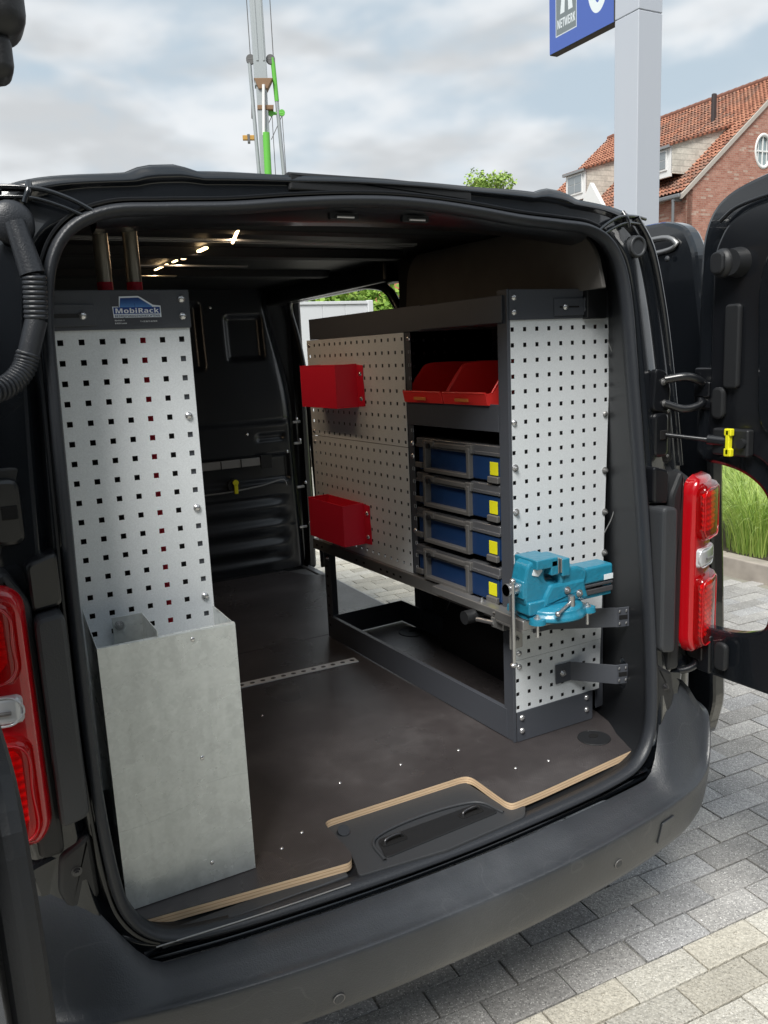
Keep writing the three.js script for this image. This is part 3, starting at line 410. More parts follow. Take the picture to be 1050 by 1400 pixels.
{
  const b1 = board('plywood_floor', 'dark film-faced plywood board at the rear with a notch cut in its edge', [[-.655, -1.094], [.70, -1.094], [.715, -.05], [.66, .178], [.642, .196], [.3, .232], [.21, .237], [.203, .22], [.20, .085], [.185, .07], [-.185, .066], [-.198, .078], [-.194, .21], [-.208, .238], [-.3, .228], [-.642, .190], [-.66, .16]], [.004, .004, .02, .02, .02, .05, .015, .01, .02, .02, .02, .02, .012, .015, .05, .015, .01]);
  const b2 = board('plywood_floor', 'dark film-faced plywood board in front of the bulkhead', [[-.655, -2.10], [.56, -2.10], [.62, -1.96], [.70, -1.9], [.70, -1.0975], [-.655, -1.0975]], .01);
  b2.userData.label = 'dark film-faced plywood board at the far end before the bulkhead';
  for (const [x, z] of [[-.09, -.069], [.083, -.067], [-.316, .114], [-.255, .081], [.317, .109], [.41, .124], [.25, -.05], [-.45, .12], [-.12, -.55]]) PM('screw', screwG, M.zinc, b1, [x, FL, z], [0, 0, 0]);
  holesDisc(b1, .59, .095, .042); holesDisc(b1, .62, -.93, .05);
  // lashing rail let into the floor
  const x0 = -.2, x1 = .315, z0 = -.80; const rs = rrect(x0, x1, -.020, .020, .003); const circ = []; for (let x = x0 + .03; x < x1 - .01; x += .036) { const h = new THREE.Path(); h.absellipse(x, 0, .0115, .0095, 0, 6.283, true); rs.holes.push(h); circ.push(x); }
  const rail = P('lashing_rail', ext(rs, .003, .0004).rotateX(-Math.PI / 2).rotateY(-.025).translate(0, FL + .0005, z0), S({ c: [.68, .71, .74], roughness: .35, metalness: .1 }), b1);
  for (const x of circ) P('rail_boss', new THREE.SphereGeometry(.0105, 16, 8).scale(1.05, .35, .95).translate(x * .9997, FL + .0014, z0 + x * .025), M.darkSteel, rail);
}

// ================================================================== LEFT RACK
const PI = .038;
function slotted(w0, w1, y0, y1, hx, hy, h, d, bev = 0) { const s = poly([[w0, y0], [w1, y0], [w1, y1], [w0, y1]]); for (const x of hx) for (const y of hy(x)) if (x - h > w0 + .002 && x + h < w1 - .002 && y - h > y0 + .002 && y + h < y1 - .002) holeSq(s, x, y, h); return ext(s, d, bev, 2); }
const lx0 = -.6316, ly0 = 1.7033;
{
  const t = thing('tool_rack', 'narrow shelving rack with perforated galvanised end panel on the left', 'rack', [-.52, FL, -.3]);
  const xs = [-1, 0, 1, 2, 3, 4, 5, 6].map((i) => lx0 + i * PI), rows = [...Array(28).keys()].map((j) => ly0 - j * PI);
  const boltAt = new Set(['6,4', '6,9', '6,14']);
  P('perforated_panel', slotted(-.662, -.386, .80, 1.7262, xs, (x) => rows.filter((y) => !boltAt.has(Math.round((x - lx0) / PI) + ',' + Math.round((ly0 - y) / PI))), .0053, .0015).translate(0, 0, -.001), M.galv, t);
  P('top_plate', [ext(rpoly([[-.668, 1.725], [-.383, 1.725], [-.383, 1.797], [-.668, 1.797]], .003), .004, .0008).translate(0, 0, .0005), bx(-.668, -.383, 1.7955, 1.7985, -.04, .004, .001)], M.powder, t);
  P('slotted_strap', ext(rpoly([[-.668, 1.733], [-.565, 1.733], [-.565, 1.772], [-.668, 1.774]], .003), .004, .001).translate(0, 0, .0048), M.powder, t);
  P('strap_slot', bx(-.668, -.588, 1.748, 1.756, .0085, .0095, .0004), M.slot, t);
  P('corner_post', [bx(-.388, -.3845, .62, 1.795, -.04, -.0015, .0006), bx(-.424, -.3885, .62, 1.70, -.006, -.0028, .0006)], M.powder, t);
  P('rear_post', [bx(-.66, -.656, .62, 1.79, -.04, -.002, .001), bx(-.66, -.656, .62, 1.79, -1.05, -1.01, .001), bx(-.388, -.384, .62, 1.79, -1.05, -1.01, .001)], M.powder, t);
  for (const y of [.66, 1.0, 1.30, 1.60]) P('shelf', [bx(-.655, -.43, y, y + .003, -1.04, -.16, .001), bx(-.432, -.43, y, y + .05, -1.04, -.16, .001)], M.powder, t);
  P('back_sheet', bx(-.668, -.665, .63, 1.6, -1.05, -.004, .001), M.powder, t);
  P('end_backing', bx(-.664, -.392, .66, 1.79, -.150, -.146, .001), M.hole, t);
  for (const [x, y] of [[-.399, 1.781], [-.399, 1.748]]) bolt(t, [x, y, .0045]);
  for (const j of [4, 9, 14]) bolt(t, [lx0 + 6 * PI, ly0 - j * PI, .0005]);
  bolt(t, [-.588, 1.752, .009]);
  // sticker
  const c = document.createElement('canvas'); c.width = 512; c.height = 300; const g = c.getContext('2d');
  g.fillStyle = '#46484f'; g.fillRect(0, 0, 512, 300);
  const gr = g.createLinearGradient(0, 30, 0, 130); gr.addColorStop(0, '#1b3a78'); gr.addColorStop(1, '#5c93d2');
  g.fillStyle = '#dfe6ef'; g.beginPath(); g.moveTo(70, 128); g.lineTo(82, 14); g.lineTo(280, 10); g.lineTo(306, 22); g.lineTo(430, 98); g.lineTo(512, 108); g.lineTo(512, 222); g.lineTo(8, 222); g.lineTo(2, 112); g.lineTo(62, 112); g.fill();
  g.fillStyle = gr; g.beginPath(); g.moveTo(78, 118); g.lineTo(92, 30); g.lineTo(282, 26); g.lineTo(420, 112); g.lineTo(420, 122); g.lineTo(78, 122); g.fill();
  g.strokeStyle = '#1a2c55'; g.lineWidth = 3; g.beginPath(); g.moveTo(236, 80); g.lineTo(240, 122); g.stroke();
  g.fillStyle = '#1f3f86'; g.fillRect(14, 120, 488, 66);
  g.fillStyle = '#f2f5f8'; g.font = 'bold 66px sans-serif'; g.textBaseline = 'middle'; g.save(); g.translate(24, 155); const w = g.measureText('MobiRack').width; g.scale(466 / w, 1); g.fillText('MobiRack', 0, 0); g.restore();
  g.fillStyle = '#35445f'; g.font = 'bold 30px sans-serif'; g.save(); g.translate(18, 206); const w2 = g.measureText('BEDRIJFSWAGENINRICHTING').width; g.scale(480 / w2, 1); g.fillText('BEDRIJFSWAGENINRICHTING', 0, 0); g.restore();
  g.fillStyle = '#e4e7ea'; g.font = 'bold 19px sans-serif'; g.fillText('Marktstr. 8', 14, 248); g.fillText('B-8530 Lauwe', 14, 276); g.fillText('T + 32 56 71 44 72 01', 282, 262);
  const ct = new THREE.CanvasTexture(c); ct.colorSpace = THREE.SRGBColorSpace;
  const sg = new THREE.PlaneGeometry(.092, .057); const st = new THREE.Mesh(sg, S({ map: ct, roughness: .35 })); st.name = 'sticker'; st.position.set(-.4865 + .52, 1.7605 - FL, .3055 - .0004); st.receiveShadow = true; t.add(st);
}
{ // two red tools with steel heads standing behind the panel
  const mk = (x, z, label, red) => { const t = thing('clamp_pole', label, 'pole', [x, FL + .02, z], 'poles standing in the left rack'); P('red_shaft', rod([x, red ? .635 : 1.775, z], [x, 1.822, z], .0155, 20), M.redSteel, t); if (!red) P('lower_shaft', rod([x, .635, z], [x, 1.775, z], .013, 16), M.lining, t); P('metal_head', rod([x, 1.822, z], [x, 1.952, z], .0150, 20), M.chromeTube, t); P('red_collar', rod([x, 1.952, z], [x, 1.970, z], .0155, 16), M.redSteel, t); return t; };
  mk(lx0 + 4 * PI - .042, -.10, 'left of the two red poles with metal heads behind the left rack', 0); mk(lx0 + 4 * PI + .016, -.10, 'right of the two red poles with metal heads behind the left rack', 1);
}
{ // galvanised sheet bin in front of it
  const t = thing('sheet_metal_bin', 'open galvanised sheet metal bin fixed in front of the left perforated panel', 'bin', [-.52, FL, .08]);
  const X0 = -.650, X1 = -.389, Z1 = .153;
  P('front_sheet', [ext(poly([[X0, .616], [X1, .616], [X1, 1.149], [X0, 1.153]]), .0015).translate(0, 0, Z1 - .0015), bx(X0, X1, 1.1485, 1.1515, Z1 - .012, Z1 - .0016, .0004)], M.sheet, t);
  P('side_sheet', [ext(poly([[-.153 + .002, .616], [-.004, .616], [-.004, 1.149], [-.1512, 1.149]]), .0015).rotateY(Math.PI / 2).translate(X1 - .0015, 0, 0)], M.sheet, t);
  P('side_sheet', [ext(poly([[-.1512, .616], [-.004, .616], [-.004, 1.19], [-.1512, 1.152]]), .0015).rotateY(Math.PI / 2).translate(X0, 0, 0)], M.sheet, t);
  P('base_sheet', bx(X0, X1, .615, .618, .002, Z1 - .002, .0003), M.sheet, t);
  P('divider', [bx(-.540, -.5385, .62, 1.165, .016, Z1 - .003, .0003), bx(-.598, -.5385, 1.10, 1.165, .0145, .016, .0003)], M.sheet, t);
  bolt(t, [-.585, 1.148, .0162], 'z', hexG);
  for (const [x, y] of [[-.475, 1.135], [-.478, .89], [-.478, .66]]) bolt(t, [x, y, Z1], 'z', screwG, M.zinc, 'rivet');
}

// ================================================================== RIGHT RACK
const RX = .40, TH = Math.asin(.055), sideM = new THREE.Matrix4().makeTranslation(RX, 0, 0).multiply(new THREE.Matrix4().makeRotationY(TH));
const SB = (a0, a1, y0, y1, d0, d1, r = .0012) => bx(a0, a1, y0, y1, -d1, -d0, r).applyMatrix4(sideM);   // a towards the wall, d into the van
const SW = (a, y, d) => new THREE.Vector3(a, y, -d).applyMatrix4(sideM).toArray();
const SX = (s, th, a, bev = 0) => ext(s, th, bev, 4).rotateY(Math.PI / 2).translate(a, 0, 0).applyMatrix4(sideM);      // outline (d, y) extruded along a
{
  const t = thing('shelving_rack', 'grey steel shelving rack with perforated panels on the right', 'rack', [.55, FL, -.5]);
  // end panel facing the rear
  const ex0 = .41, ey0 = 1.70, sk = new Set(['0,6', '0,9', '0,12', '0,15', '0,18', '0,19', '0,22', '0,23', '8,6', '8,10', '8,13']);
  const mk = (y0, y1, xr0, xr1) => { const s = poly([[.398, y0], [xr0, y0], [xr1, y1], [.398, y1]]); for (let i = 0; i < 9; i++) for (let j = 0; j < 28; j++) { const x = ex0 + i * PI, y = ey0 - j * PI, xr = lerp(xr0, xr1, (y - y0) / (y1 - y0)); if (sk.has(i + ',' + j) || y - .007 < y0 || y + .007 > y1 || x + .007 > xr) continue; holeSq(s, x, y, .0052); } return ext(s, .0015).translate(0, 0, -.001); };
  P('perforated_panel', mk(.8455, 1.7235, .700, .731), M.galv, t);
  P('perforated_panel', mk(.699, .8445, .694, .6995), M.galv, t);
  P('top_plate', ext(rpoly([[.3995, 1.722], [.732, 1.722], [.732, 1.795], [.3995, 1.795]], .003), .0035, .0008).translate(0, 0, .0006), M.powder, t);
  P('foot_plate', ext(rpoly([[.4045, .6155], [.667, .6155], [.667, .700], [.4045, .700]], .003), .0035, .0008).translate(0, 0, .0006), M.powder, t);
  const dk = M.lining;
  // posts: front corner, far corner, rear ones
  P('corner_post', [SB(-.002, .001, .615, 1.796, 0, .042), bx(.394, .4035, .615, 1.796, -.002, .0012, .0008), ], M.powder, t);
  P('corner_post', [SB(-.0015, .0015, .615, 1.0, 1.035, 1.08), SB(-.0015, .045, .615, 1.0, 1.077, 1.08)], M.powder, t);
  P('inner_post', SB(.0, .003, .99, 1.715, .442, .470), M.powder, t);
  P('rear_post', [SB(.30, .33, .63, 1.78, .90, .903), SB(.327, .33, .63, 1.78, .86, .903)], M.powder, t);
  P('rear_post', [SB(.30, .33, .63, 1.78, .003, .006), SB(.327, .33, .63, 1.78, .003, .045)], M.powder, t);
  for (let k = 0; k < 8; k++) P('post_hole', SB(-.0022, -.0018, .66 + k * .038, .669 + k * .038, 1.055, 1.064, .0001), M.hole, t);
  for (const [y, d] of [[.975, 1.045], [.945, 1.045]]) bolt(t, SW(-.002, y - .02, d), 'nx', hexG);
  // top trays
  P('top_tray', [SB(-.006, -.003, 1.715, 1.785, .374, 1.078), SB(-.003, .32, 1.716, 1.719, .374, 1.078), SB(.317, .32, 1.72, 1.785, .374, 1.078), SB(-.003, .3, 1.72, 1.785, 1.075, 1.078), SB(-.0065, .012, 1.7835, 1.7855, .374, 1.078)], M.powder, t);
  P('top_tray', [SB(-.008, -.005, 1.718, 1.783, .016, .372), SB(-.003, .32, 1.7195, 1.7225, .042, .372), SB(.317, .32, 1.723, 1.785, .016, .372), SB(-.0085, .012, 1.7815, 1.7835, .016, .372)], M.powder, t);
  // side panels facing the aisle
  const pan = (y0, y1, n, yTop, skip) => { const s = poly([[.472, y0], [1.112, y0], [1.112, y1], [.472, y1]]); for (let k = 0; k < 18; k++) for (let j = 0; j < n; j++) { if (skip.has(k + ',' + j)) continue; const d = 1.0913 - k * PI, y = yTop - j * PI; if (y - .006 < y0) continue; holeSq(s, d, y, .0050); } return SX(s, .0015, -.0022); };
  P('perforated_panel', pan(1.378, 1.7145, 9, 1.6962, new Set(['0,0', '17,0', '0,8', '17,8'])), M.galv, t);
  P('perforated_panel', pan(.988, 1.376, 10, 1.3542, new Set(['0,0', '17,0', '17,6'])), M.galv, t);
  for (const [k, y] of [[0, 1.6962], [17, 1.6962], [0, 1.3922], [17, 1.3922], [0, 1.3542], [17, 1.3542], [17, 1.1262], [0, 1.0122]]) bolt(t, SW(-.0023, y, 1.0913 - k * PI), 'nx');
  // bay with shelves
  const bs_ = poly([[.02, .99], [.47, .99], [.47, 1.715], [.02, 1.715]]); for (let k = 0; k < 11; k++) for (let j = 0; j < 3; j++) holeSq(bs_, .06 + k * PI, 1.69 - j * PI, .0046);
  P('back_sheet', SX(bs_, .0015, .325), M.powder, t);
  const dv = poly([[-.328, .99], [-.005, .99], [-.005, 1.715], [-.328, 1.715]]); for (let k = 0; k < 8; k++) for (let j = 0; j < 18; j++) holeSq(dv, -.03 - k * PI, 1.69 - j * PI, .0046);
  P('bay_divider', ext(dv, .0015).scale(-1, 1, 1).translate(0, 0, -.4715).applyMatrix4(sideM), M.powder, t);
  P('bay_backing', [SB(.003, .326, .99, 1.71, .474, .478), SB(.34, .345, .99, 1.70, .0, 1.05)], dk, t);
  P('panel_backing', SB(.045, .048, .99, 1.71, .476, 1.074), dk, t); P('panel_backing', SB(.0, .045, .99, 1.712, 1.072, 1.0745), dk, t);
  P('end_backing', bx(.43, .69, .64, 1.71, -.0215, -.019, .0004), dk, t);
  P('bin_shelf', [SB(-.004, -.001, 1.447, 1.517, .042, .466), SB(-.001, .32, 1.509, 1.512, .042, .468)], M.powder, t);
  for (const y of [1.305, 1.2, 1.092]) P('case_runner', [SB(.004, .32, y - .005, y - .002, .443, .468), SB(.004, .32, y - .005, y - .002, .03, .055), SB(.004, .32, y - .005, y + .03, .466, .468)], M.powder, t);
  // worktop rail
  P('rail_beam', [SB(-.014, -.010, .951, .984, .05, 1.14), SB(-.014, .322, .984, .987, .02, 1.14), SB(-.0145, -.004, .949, .952, .05, 1.14)], M.bare, t);
  for (const d of [.52, .56, .60, .64, .75, .80, 1.06, 1.1]) P('rail_slot', SB(-.0147, -.0143, .963, .970, d, d + .012, .0001), M.hole, t);
  P('slide_bar', [SB(-.050, -.016, .972, .995, -.03, .30, .003), SB(-.052, -.030, .945, .972, -.02, .03, .002)], M.bare, t);
  bolt(t, SW(-.033, .995, .09), 'y', hexG, M.steel);
  P('lock_knob', [rod(SW(-.05, .955, .105), SW(-.082, .955, .105), .0185, 20), rod(SW(-.05, .955, .105), SW(-.02, .955, .105), .008, 12)], M.plasticDark, t);
  P('lock_bolt', rod(SW(-.065, .957, .072), SW(-.05, .957, .02), .006, 12), M.steel, t);
  P('angle_plate', [ext(rpoly([[-.018, .90], [.022, .90], [.022, 1.05], [-.018, 1.045]], .005), .003, .0006).translate(.372, 0, .042), SB(-.055, -.014, .985, .988, -.06, .02)], M.bare, t);
  for (const y of [1.035, .925]) PM('screw', hexG, M.bare, t, [.378, y, .045], facing.z);
  // bottom trough
  P('bottom_tray', [SB(-.004, -.001, .6165, .700, .03, 1.052), SB(-.0045, .010, .6985, .7005, .03, 1.052), SB(.31, .313, .6165, .70, .03, 1.052), SB(-.001, .31, .6165, .70, 1.049, 1.052)], M.powder, t);
  // bolts of the end panel
  for (const [x, y] of [[.4135, 1.776], [.4135, 1.741], [.4195, .682], [.4195, .645], [.645, .684], [.645, .648]]) bolt(t, [x, y, .0042]);
  for (const j of [6, 9, 12, 15, 18, 19, 22, 23]) bolt(t, [ex0 + .0008 * j * .3, ey0 - j * PI, .0006], 'z', [9, 12, 15].includes(j) ? hexG : domeG);
  for (const [j, dx, g, m] of [[6, 0, domeG, M.bare], [10, 0, hexG, M.bare], [13, 0, hexG, M.bare], [16, -.001, hexG, M.bare]]) bolt(t, [ex0 + 8 * PI - .003 + dx, ey0 - j * PI, .001], 'z', g, m);
  // fixing bracket of the top plate
  const br = P('fixing_bracket', [ext(rpoly([[.535, 1.730], [.64, 1.730], [.64, 1.772], [.535, 1.772]], .003), .004, .0008).translate(0, 0, .0045), ext(rrect(.628, .692, 1.738, 1.775, .004), .004, .0008).translate(0, 0, .0085)], M.powder, t);
  P('bracket_slot', [bx(.552, .615, 1.749, 1.753, .0085, .0092, .0003), ext(rrect(.648, .672, 1.752, 1.760, .003), .0008).translate(0, 0, .0124)], M.hole, br);
  bolt(br, [.570, 1.751, .0092]); for (const [x, y] of [[.636, 1.768], [.684, 1.768], [.636, 1.745], [.684, 1.745]]) bolt(br, [x, y, .0125], 'z', screwG, M.zinc, 'screw');
  // two straps to the pillar
  const strap = (y, x0) => { const pts = [[x0, .004], [x0 + .05, .004], [.662, .088], [.668, .094], [.700, .104]], s = []; for (const [x, z] of pts) s.push([x, -z - .0035]); for (const [x, z] of [...pts].reverse()) s.push([x, -z]);
    const g = P('pillar_strap', ext(rpoly(s, .0006), .054, .0008).rotateX(-Math.PI / 2).translate(0, y, 0), M.powder, t); bolt(g, [x0 + .022, y + .027, .0076], 'z', hexG);
    for (const [dx, dy] of [[.674, .044], [.692, .044], [.674, .010], [.692, .010]]) PM('screw', screwG, M.zinc, g, [dx, y + dy, .1005 + (dx - .674) * .31], [Math.PI / 2, 0, -.3]);
    P('strap_slot', bx(-.012, .012, -.006, .006, -.0006, .0006, .0003).rotateY(-.3).translate(.684, y + .027, .1030), M.hole, g); };
  P('earth_wire', tube([[.70, 1.665, .02], [.722, 1.60, .03], [.738, 1.50, .035], [.742, 1.40, .035], [.735, 1.30, .03], [.715, 1.20, .028], [.700, 1.15, .012]], .0016, 40, 6), M.bare, t);
  strap(.912, .46); strap(.751, .535);
}

// ---- red steel trays on the aisle panel
{
  const label = ['upper red steel tray hung on the perforated side panel', 'lower red steel tray hung on the perforated side panel, seen from above'];
  const t = thing('steel_tray', label[0], 'tray', SW(-.04, 1.49, .88), 'red trays on the side panel');
  const y0 = 1.489, y1 = 1.626, d0 = .757, d1 = 1.012, A = -.083, w = .0016;
  P('front_wall', SB(A, A + w, y0, y1, d0, d1, .0006), M.redSteel, t);
  P('end_wall', SB(A + w, -.003, y0, y1 + .002, d0, d0 + w, .0005), M.redSteel, t); P('end_wall', SB(A + w, -.003, y0, y1 + .002, d1 - w, d1, .0005), M.redSteel, t);
  P('tray_floor', SB(A + w, -.003, y0, y0 + w, d0 + w, d1 - w, .0004), M.redSteel, t);
  P('back_wall', SB(-.0042, -.0026, y0, y1 + .001, d0 + w, d1 - w, .0004), M.redSteel, t);
  P('folded_rim', [rod(SW(A + .001, y1, d0), SW(A + .001, y1, d1), .0019, 8), rod(SW(A + .001, y1, d0 + .001), SW(-.004, y1 + .001, d0 + .001), .0017, 8), rod(SW(A + .001, y1, d1 - .001), SW(-.004, y1 + .001, d1 - .001), .0017, 8)], M.redSteel, t);
  P('flange', SX(rpoly([[.712, y0 + .004], [d0, y0 + .002], [d0, y1], [.716, y1 - .003], [.718, y1 - .05], [.714, y1 - .075]].map((p) => p), .003), .002, -.0048, .0004), M.redSteel, t);
  for (const y of [y1 - .03, y0 + .028]) bolt(t, SW(-.0048, y, .733), 'nx', domeG, M.zinc);
  const c = t.clone(); c.name = numbered('steel_tray'); c.userData = { ...t.userData, label: label[1] }; c.position.y -= .458; scene.add(c);
}
// ---- red plastic bins
{
  const t = thing('storage_bin', 'red plastic open-fronted bin nearer the bulkhead on the shelf', 'storage bin', SW(.08, 1.513, .368), 'red bins on the shelf');
  const W0 = .272, W1 = .464, y0 = 1.5135, side = rpoly([[-.012, 0], [.24, 0], [.25, .105], [.095, .108], [.07, .104], [.052, .090], [.006, .032], [-.018, .030]], [.006, .008, .008, .012, .014, .014, .01, .004]);
  const sw = (d) => ext(side, .003, .0008, 5).translate(0, y0, -d - .003).applyMatrix4(sideM);
  P('bin_side', sw(W0), M.redPlastic, t); P('bin_side', sw(W1 - .003), M.redPlastic, t);
  P('bin_floor', SB(-.010, .24, y0, y0 + .003, W0, W1), M.redPlastic, t); P('bin_back', SB(.238, .243, y0, y0 + .105, W0, W1), M.redPlastic, t);
  P('bin_lip', [ext(rpoly([[-.010, 0], [-.006, 0], [-.014, .031], [-.019, .033]], .001), W1 - W0, .0006).translate(0, y0, -W1).applyMatrix4(sideM), rod(SW(-.017, y0 + .0315, W0 + .003), SW(-.017, y0 + .0315, W1 - .003), .0028)], M.redPlastic, t);
  P('bin_rim', [W0 + .001, W1 - .001].map((d) => tube([SW(.004, y0 + .032, d), SW(.05, y0 + .089, d), SW(.066, y0 + .103, d), SW(.10, y0 + .108, d), SW(.245, y0 + .106, d)], .003, 40, 6)), M.redPlastic, t);
  P('bin_rib', SB(.232, .238, y0 + .003, y0 + .10, .365, .372), M.redPlastic, t);
  P('label_holder', SB(-.0192, -.0165, y0 + .008, y0 + .017, .345, .405), S({ c: [.72, .22, .05], roughness: .5 }), t);
  const c = t.clone(); c.name = numbered('storage_bin'); c.userData = { ...t.userData, label: 'red plastic open-fronted bin beside the grey post of the end panel' }; const a = new THREE.Vector3(...SW(0, 0, .2)).sub(new THREE.Vector3(...SW(0, 0, .398))); c.position.add(a); scene.add(c);
}
// ---- blue cases
{
  const names = ['topmost blue sorting case with grey lid, under the bin shelf', 'second blue sorting case from the top, with yellow label', 'third blue sorting case from the top, with yellow label', 'bottom blue sorting case, standing on the steel rail beside the vise'];
  const t = thing('sorting_case', names[0], 'case', SW(.1, 1.31, .25), 'blue sorting cases in the rack');
  const y0 = 1.312, W0 = .046, W1 = .438;
  P('case_body', [SB(.012, .30, y0, y0 + .072, W0, W1, .006), SB(.006, .014, y0 + .004, y0 + .068, W0 + .005, W0 + .125, .003)], M.caseBlue, t);
  P('case_lid', [SB(.006, .302, y0 + .074, y0 + .098, W0 - .001, W1 + .001, .004), SB(.002, .02, y0 + .070, y0 + .080, W0, W1, .002)], M.caseLid, t);
  P('case_handle', [SB(-.008, .012, y0 + .002, y0 + .014, .165, .385, .003), SB(-.008, .014, y0 + .006, y0 + .085, .165, .179, .003), SB(-.008, .014, y0 + .006, y0 + .090, .372, .385, .003), SB(-.002, .014, y0 + .076, y0 + .09, .178, .37, .003), SB(-.004, .012, y0 + .070, y0 + .094, .160, .188, .003), SB(-.004, .012, y0 + .076, y0 + .094, .335, .392, .003)], M.caseGrey, t);
  P('handle_pivot', rod(SW(-.012, y0 + .079, .357), SW(-.004, y0 + .079, .357), .0075, 16), M.slot, t);
  P('case_latch', SB(-.004, .008, y0 + .0, y0 + .018, .050, .094, .003), M.caseGrey, t); P('case_latch', SB(-.003, .008, y0 + .01, y0 + .026, .40, .436, .003), M.caseGrey, t);
  P('yellow_label', SB(.0030, .0052, y0 + .021, y0 + .055, .057, .089, .0004), M.yellow, t);
  [1, 2, 3].forEach((k) => { const c = t.clone(); c.name = numbered('sorting_case'); c.userData = { ...t.userData, label: names[k] }; c.position.y -= [0, .102, .209, .322][k]; c.position.add(new THREE.Vector3(...SW(-.004 * k, 0, 0)).sub(new THREE.Vector3(...SW(0, 0, 0)))); scene.add(c); });
}
// ---- vise
{
  const t = thing('bench_vise', 'blue bench vise on a steel plate in front of the end panel', 'vise', [.45, 1.002, .11]);
  const BX = .432, O = (g) => g.translate(BX, 1.002, .11);
  P('mounting_plate', [bx(.337, .56, .975, 1.001, .004, .122, .003, 2), bx(.337, .34, .97, .976, .01, .118, .001)], M.bare, t);
  const lugs = [[.092, .5], [.092, 2.6], [.092, 4.1], [.092, 5.6]];
  P('swivel_base', [O(new THREE.LatheGeometry([[0, .0], [.086, 0], [.088, .004], [.086, .013], [.080, .016], [.080, .022], [.077, .027], [.066, .031], [.05, .034], [0, .035]].map((p) => new THREE.Vector2(...p)), 40)), ...lugs.map(([r, a]) => O(cyl(.019, .021, .012, 20).translate(Math.cos(a) * r, .006, Math.sin(a) * r)))], M.vise, t);
  for (const [r, a] of lugs) { const p = [BX + Math.cos(a) * r, 1.014, .11 + Math.sin(a) * r]; bolt(t, p, 'y', hexG); P('stud', rod([p[0], .968, p[2]], [p[0], 1.012, p[2]], .004), M.zinc, t); }
  const zc = .11, pz = (s, d, bev = .004) => ext(s, d, bev, 8).translate(.45, 1.002, zc - d / 2);
  // body: neck, fixed jaw, beam
  P('vise_body', [pz(rpoly([[-.072, .03], [.074, .03], [.064, .060], [.062, .085], [-.045, .085], [-.062, .06]], .008), .078, .008), pz(rpoly([[-.018, .07], [.066, .07], [.072, .098], [.066, .108], [.038, .120], [.012, .116], [.004, .140], [-.012, .143], [-.018, .105]], [.004, .01, .012, .02, .02, .012, .006, .004, .004]), .072, .007), bx(.434, .458, 1.104, 1.148, zc - .044, zc + .044, .003, 2)], M.vise, t);
  P('jaw_plate', bx(.4305, .4345, 1.114, 1.150, zc - .043, zc + .043, .001), M.steel, t);
  P('sliding_beam', [bx(.50, .612, 1.064, 1.108, zc - .030, zc + .030, .007, 2), bx(.582, .612, 1.030, 1.066, zc - .024, zc + .024, .004, 2), bx(.50, .608, 1.026, 1.036, zc - .026, zc + .026, .002)], M.vise, t);
  P('beam_guide', [bx(.49, .610, 1.0365, 1.050, zc - .022, zc + .031, .002), bx(.50, .610, 1.056, 1.063, zc - .026, zc + .0315, .002)], S({ c: [.10, .10, .11], metalness: .5, roughness: .4 }), t);
  // moving jaw with its arch
  P('moving_jaw', [pz(rpoly([[-.118, .045], [-.112, .026], [-.06, .028], [-.02, .030], [-.020, .078], [-.052, .078], [-.060, .100], [-.05, .122], [-.040, .118], [-.038, .132], [-.085, .140], [-.108, .130], [-.118, .09]], [.006, .008, .006, .004, .003, .012, .02, .012, .004, .004, .008, .012, .01]), .056, .006).translate(0, .012, 0), bx(.356, .421, 1.132, 1.156, zc - .044, zc + .044, .003, 2), bx(.400, .422, 1.112, 1.150, zc - .044, zc + .044, .003, 2), bx(.328, .345, 1.058, 1.106, zc - .026, zc + .026, .006, 2), bx(.338, .436, 1.018, 1.052, zc - .036, zc + .036, .005, 2)], M.vise, t);
  P('jaw_plate', bx(.4215, .4255, 1.114, 1.152, zc - .043, zc + .043, .001), M.steel, t);
  P('emblem_plate', ext(rpoly([[.352, 1.118], [.372, 1.112], [.384, 1.124], [.380, 1.134], [.360, 1.136]], .003), .0016, .0004).translate(0, 0, zc + .0286), M.label, t);
  P('lead_screw', rod([.33, 1.086, zc], [.44, 1.086, zc], .009, 16), M.steel, t);
  P('screw_hub', [rod([.296, 1.084, zc], [.332, 1.084, zc], .0145, 20), rod([.296, 1.084, zc], [.300, 1.084, zc], .0165, 20)], M.steel, t);
  P('handle_bar', [rod([.308, .898, zc + .012], [.308, 1.105, zc + .012], .0052, 12), new THREE.SphereGeometry(.008, 14, 10).translate(.308, 1.107, zc + .012), new THREE.SphereGeometry(.0085, 14, 10).scale(1.3, .8, 1).translate(.308, .895, zc + .012)], M.steel, t);
  P('swivel_handle', [rod([.385, 1.030, zc + .085], [.448, 1.043, zc + .060], .0042), new THREE.SphereGeometry(.007, 12, 8).translate(.384, 1.030, zc + .085), rod([.448, 1.022, zc + .060], [.448, 1.058, zc + .060], .0085, 16)], M.steel, t);
  bolt(t, [.452, 1.066, zc + .040], 'z', hexG, M.steel); bolt(t, [.49, 1.052, zc + .040], 'z', hexG, M.steel);
  P('emblem_plate', bx(.580, .610, 1.068, 1.082, zc + .030, zc + .0312, .0004), M.label, t);
}

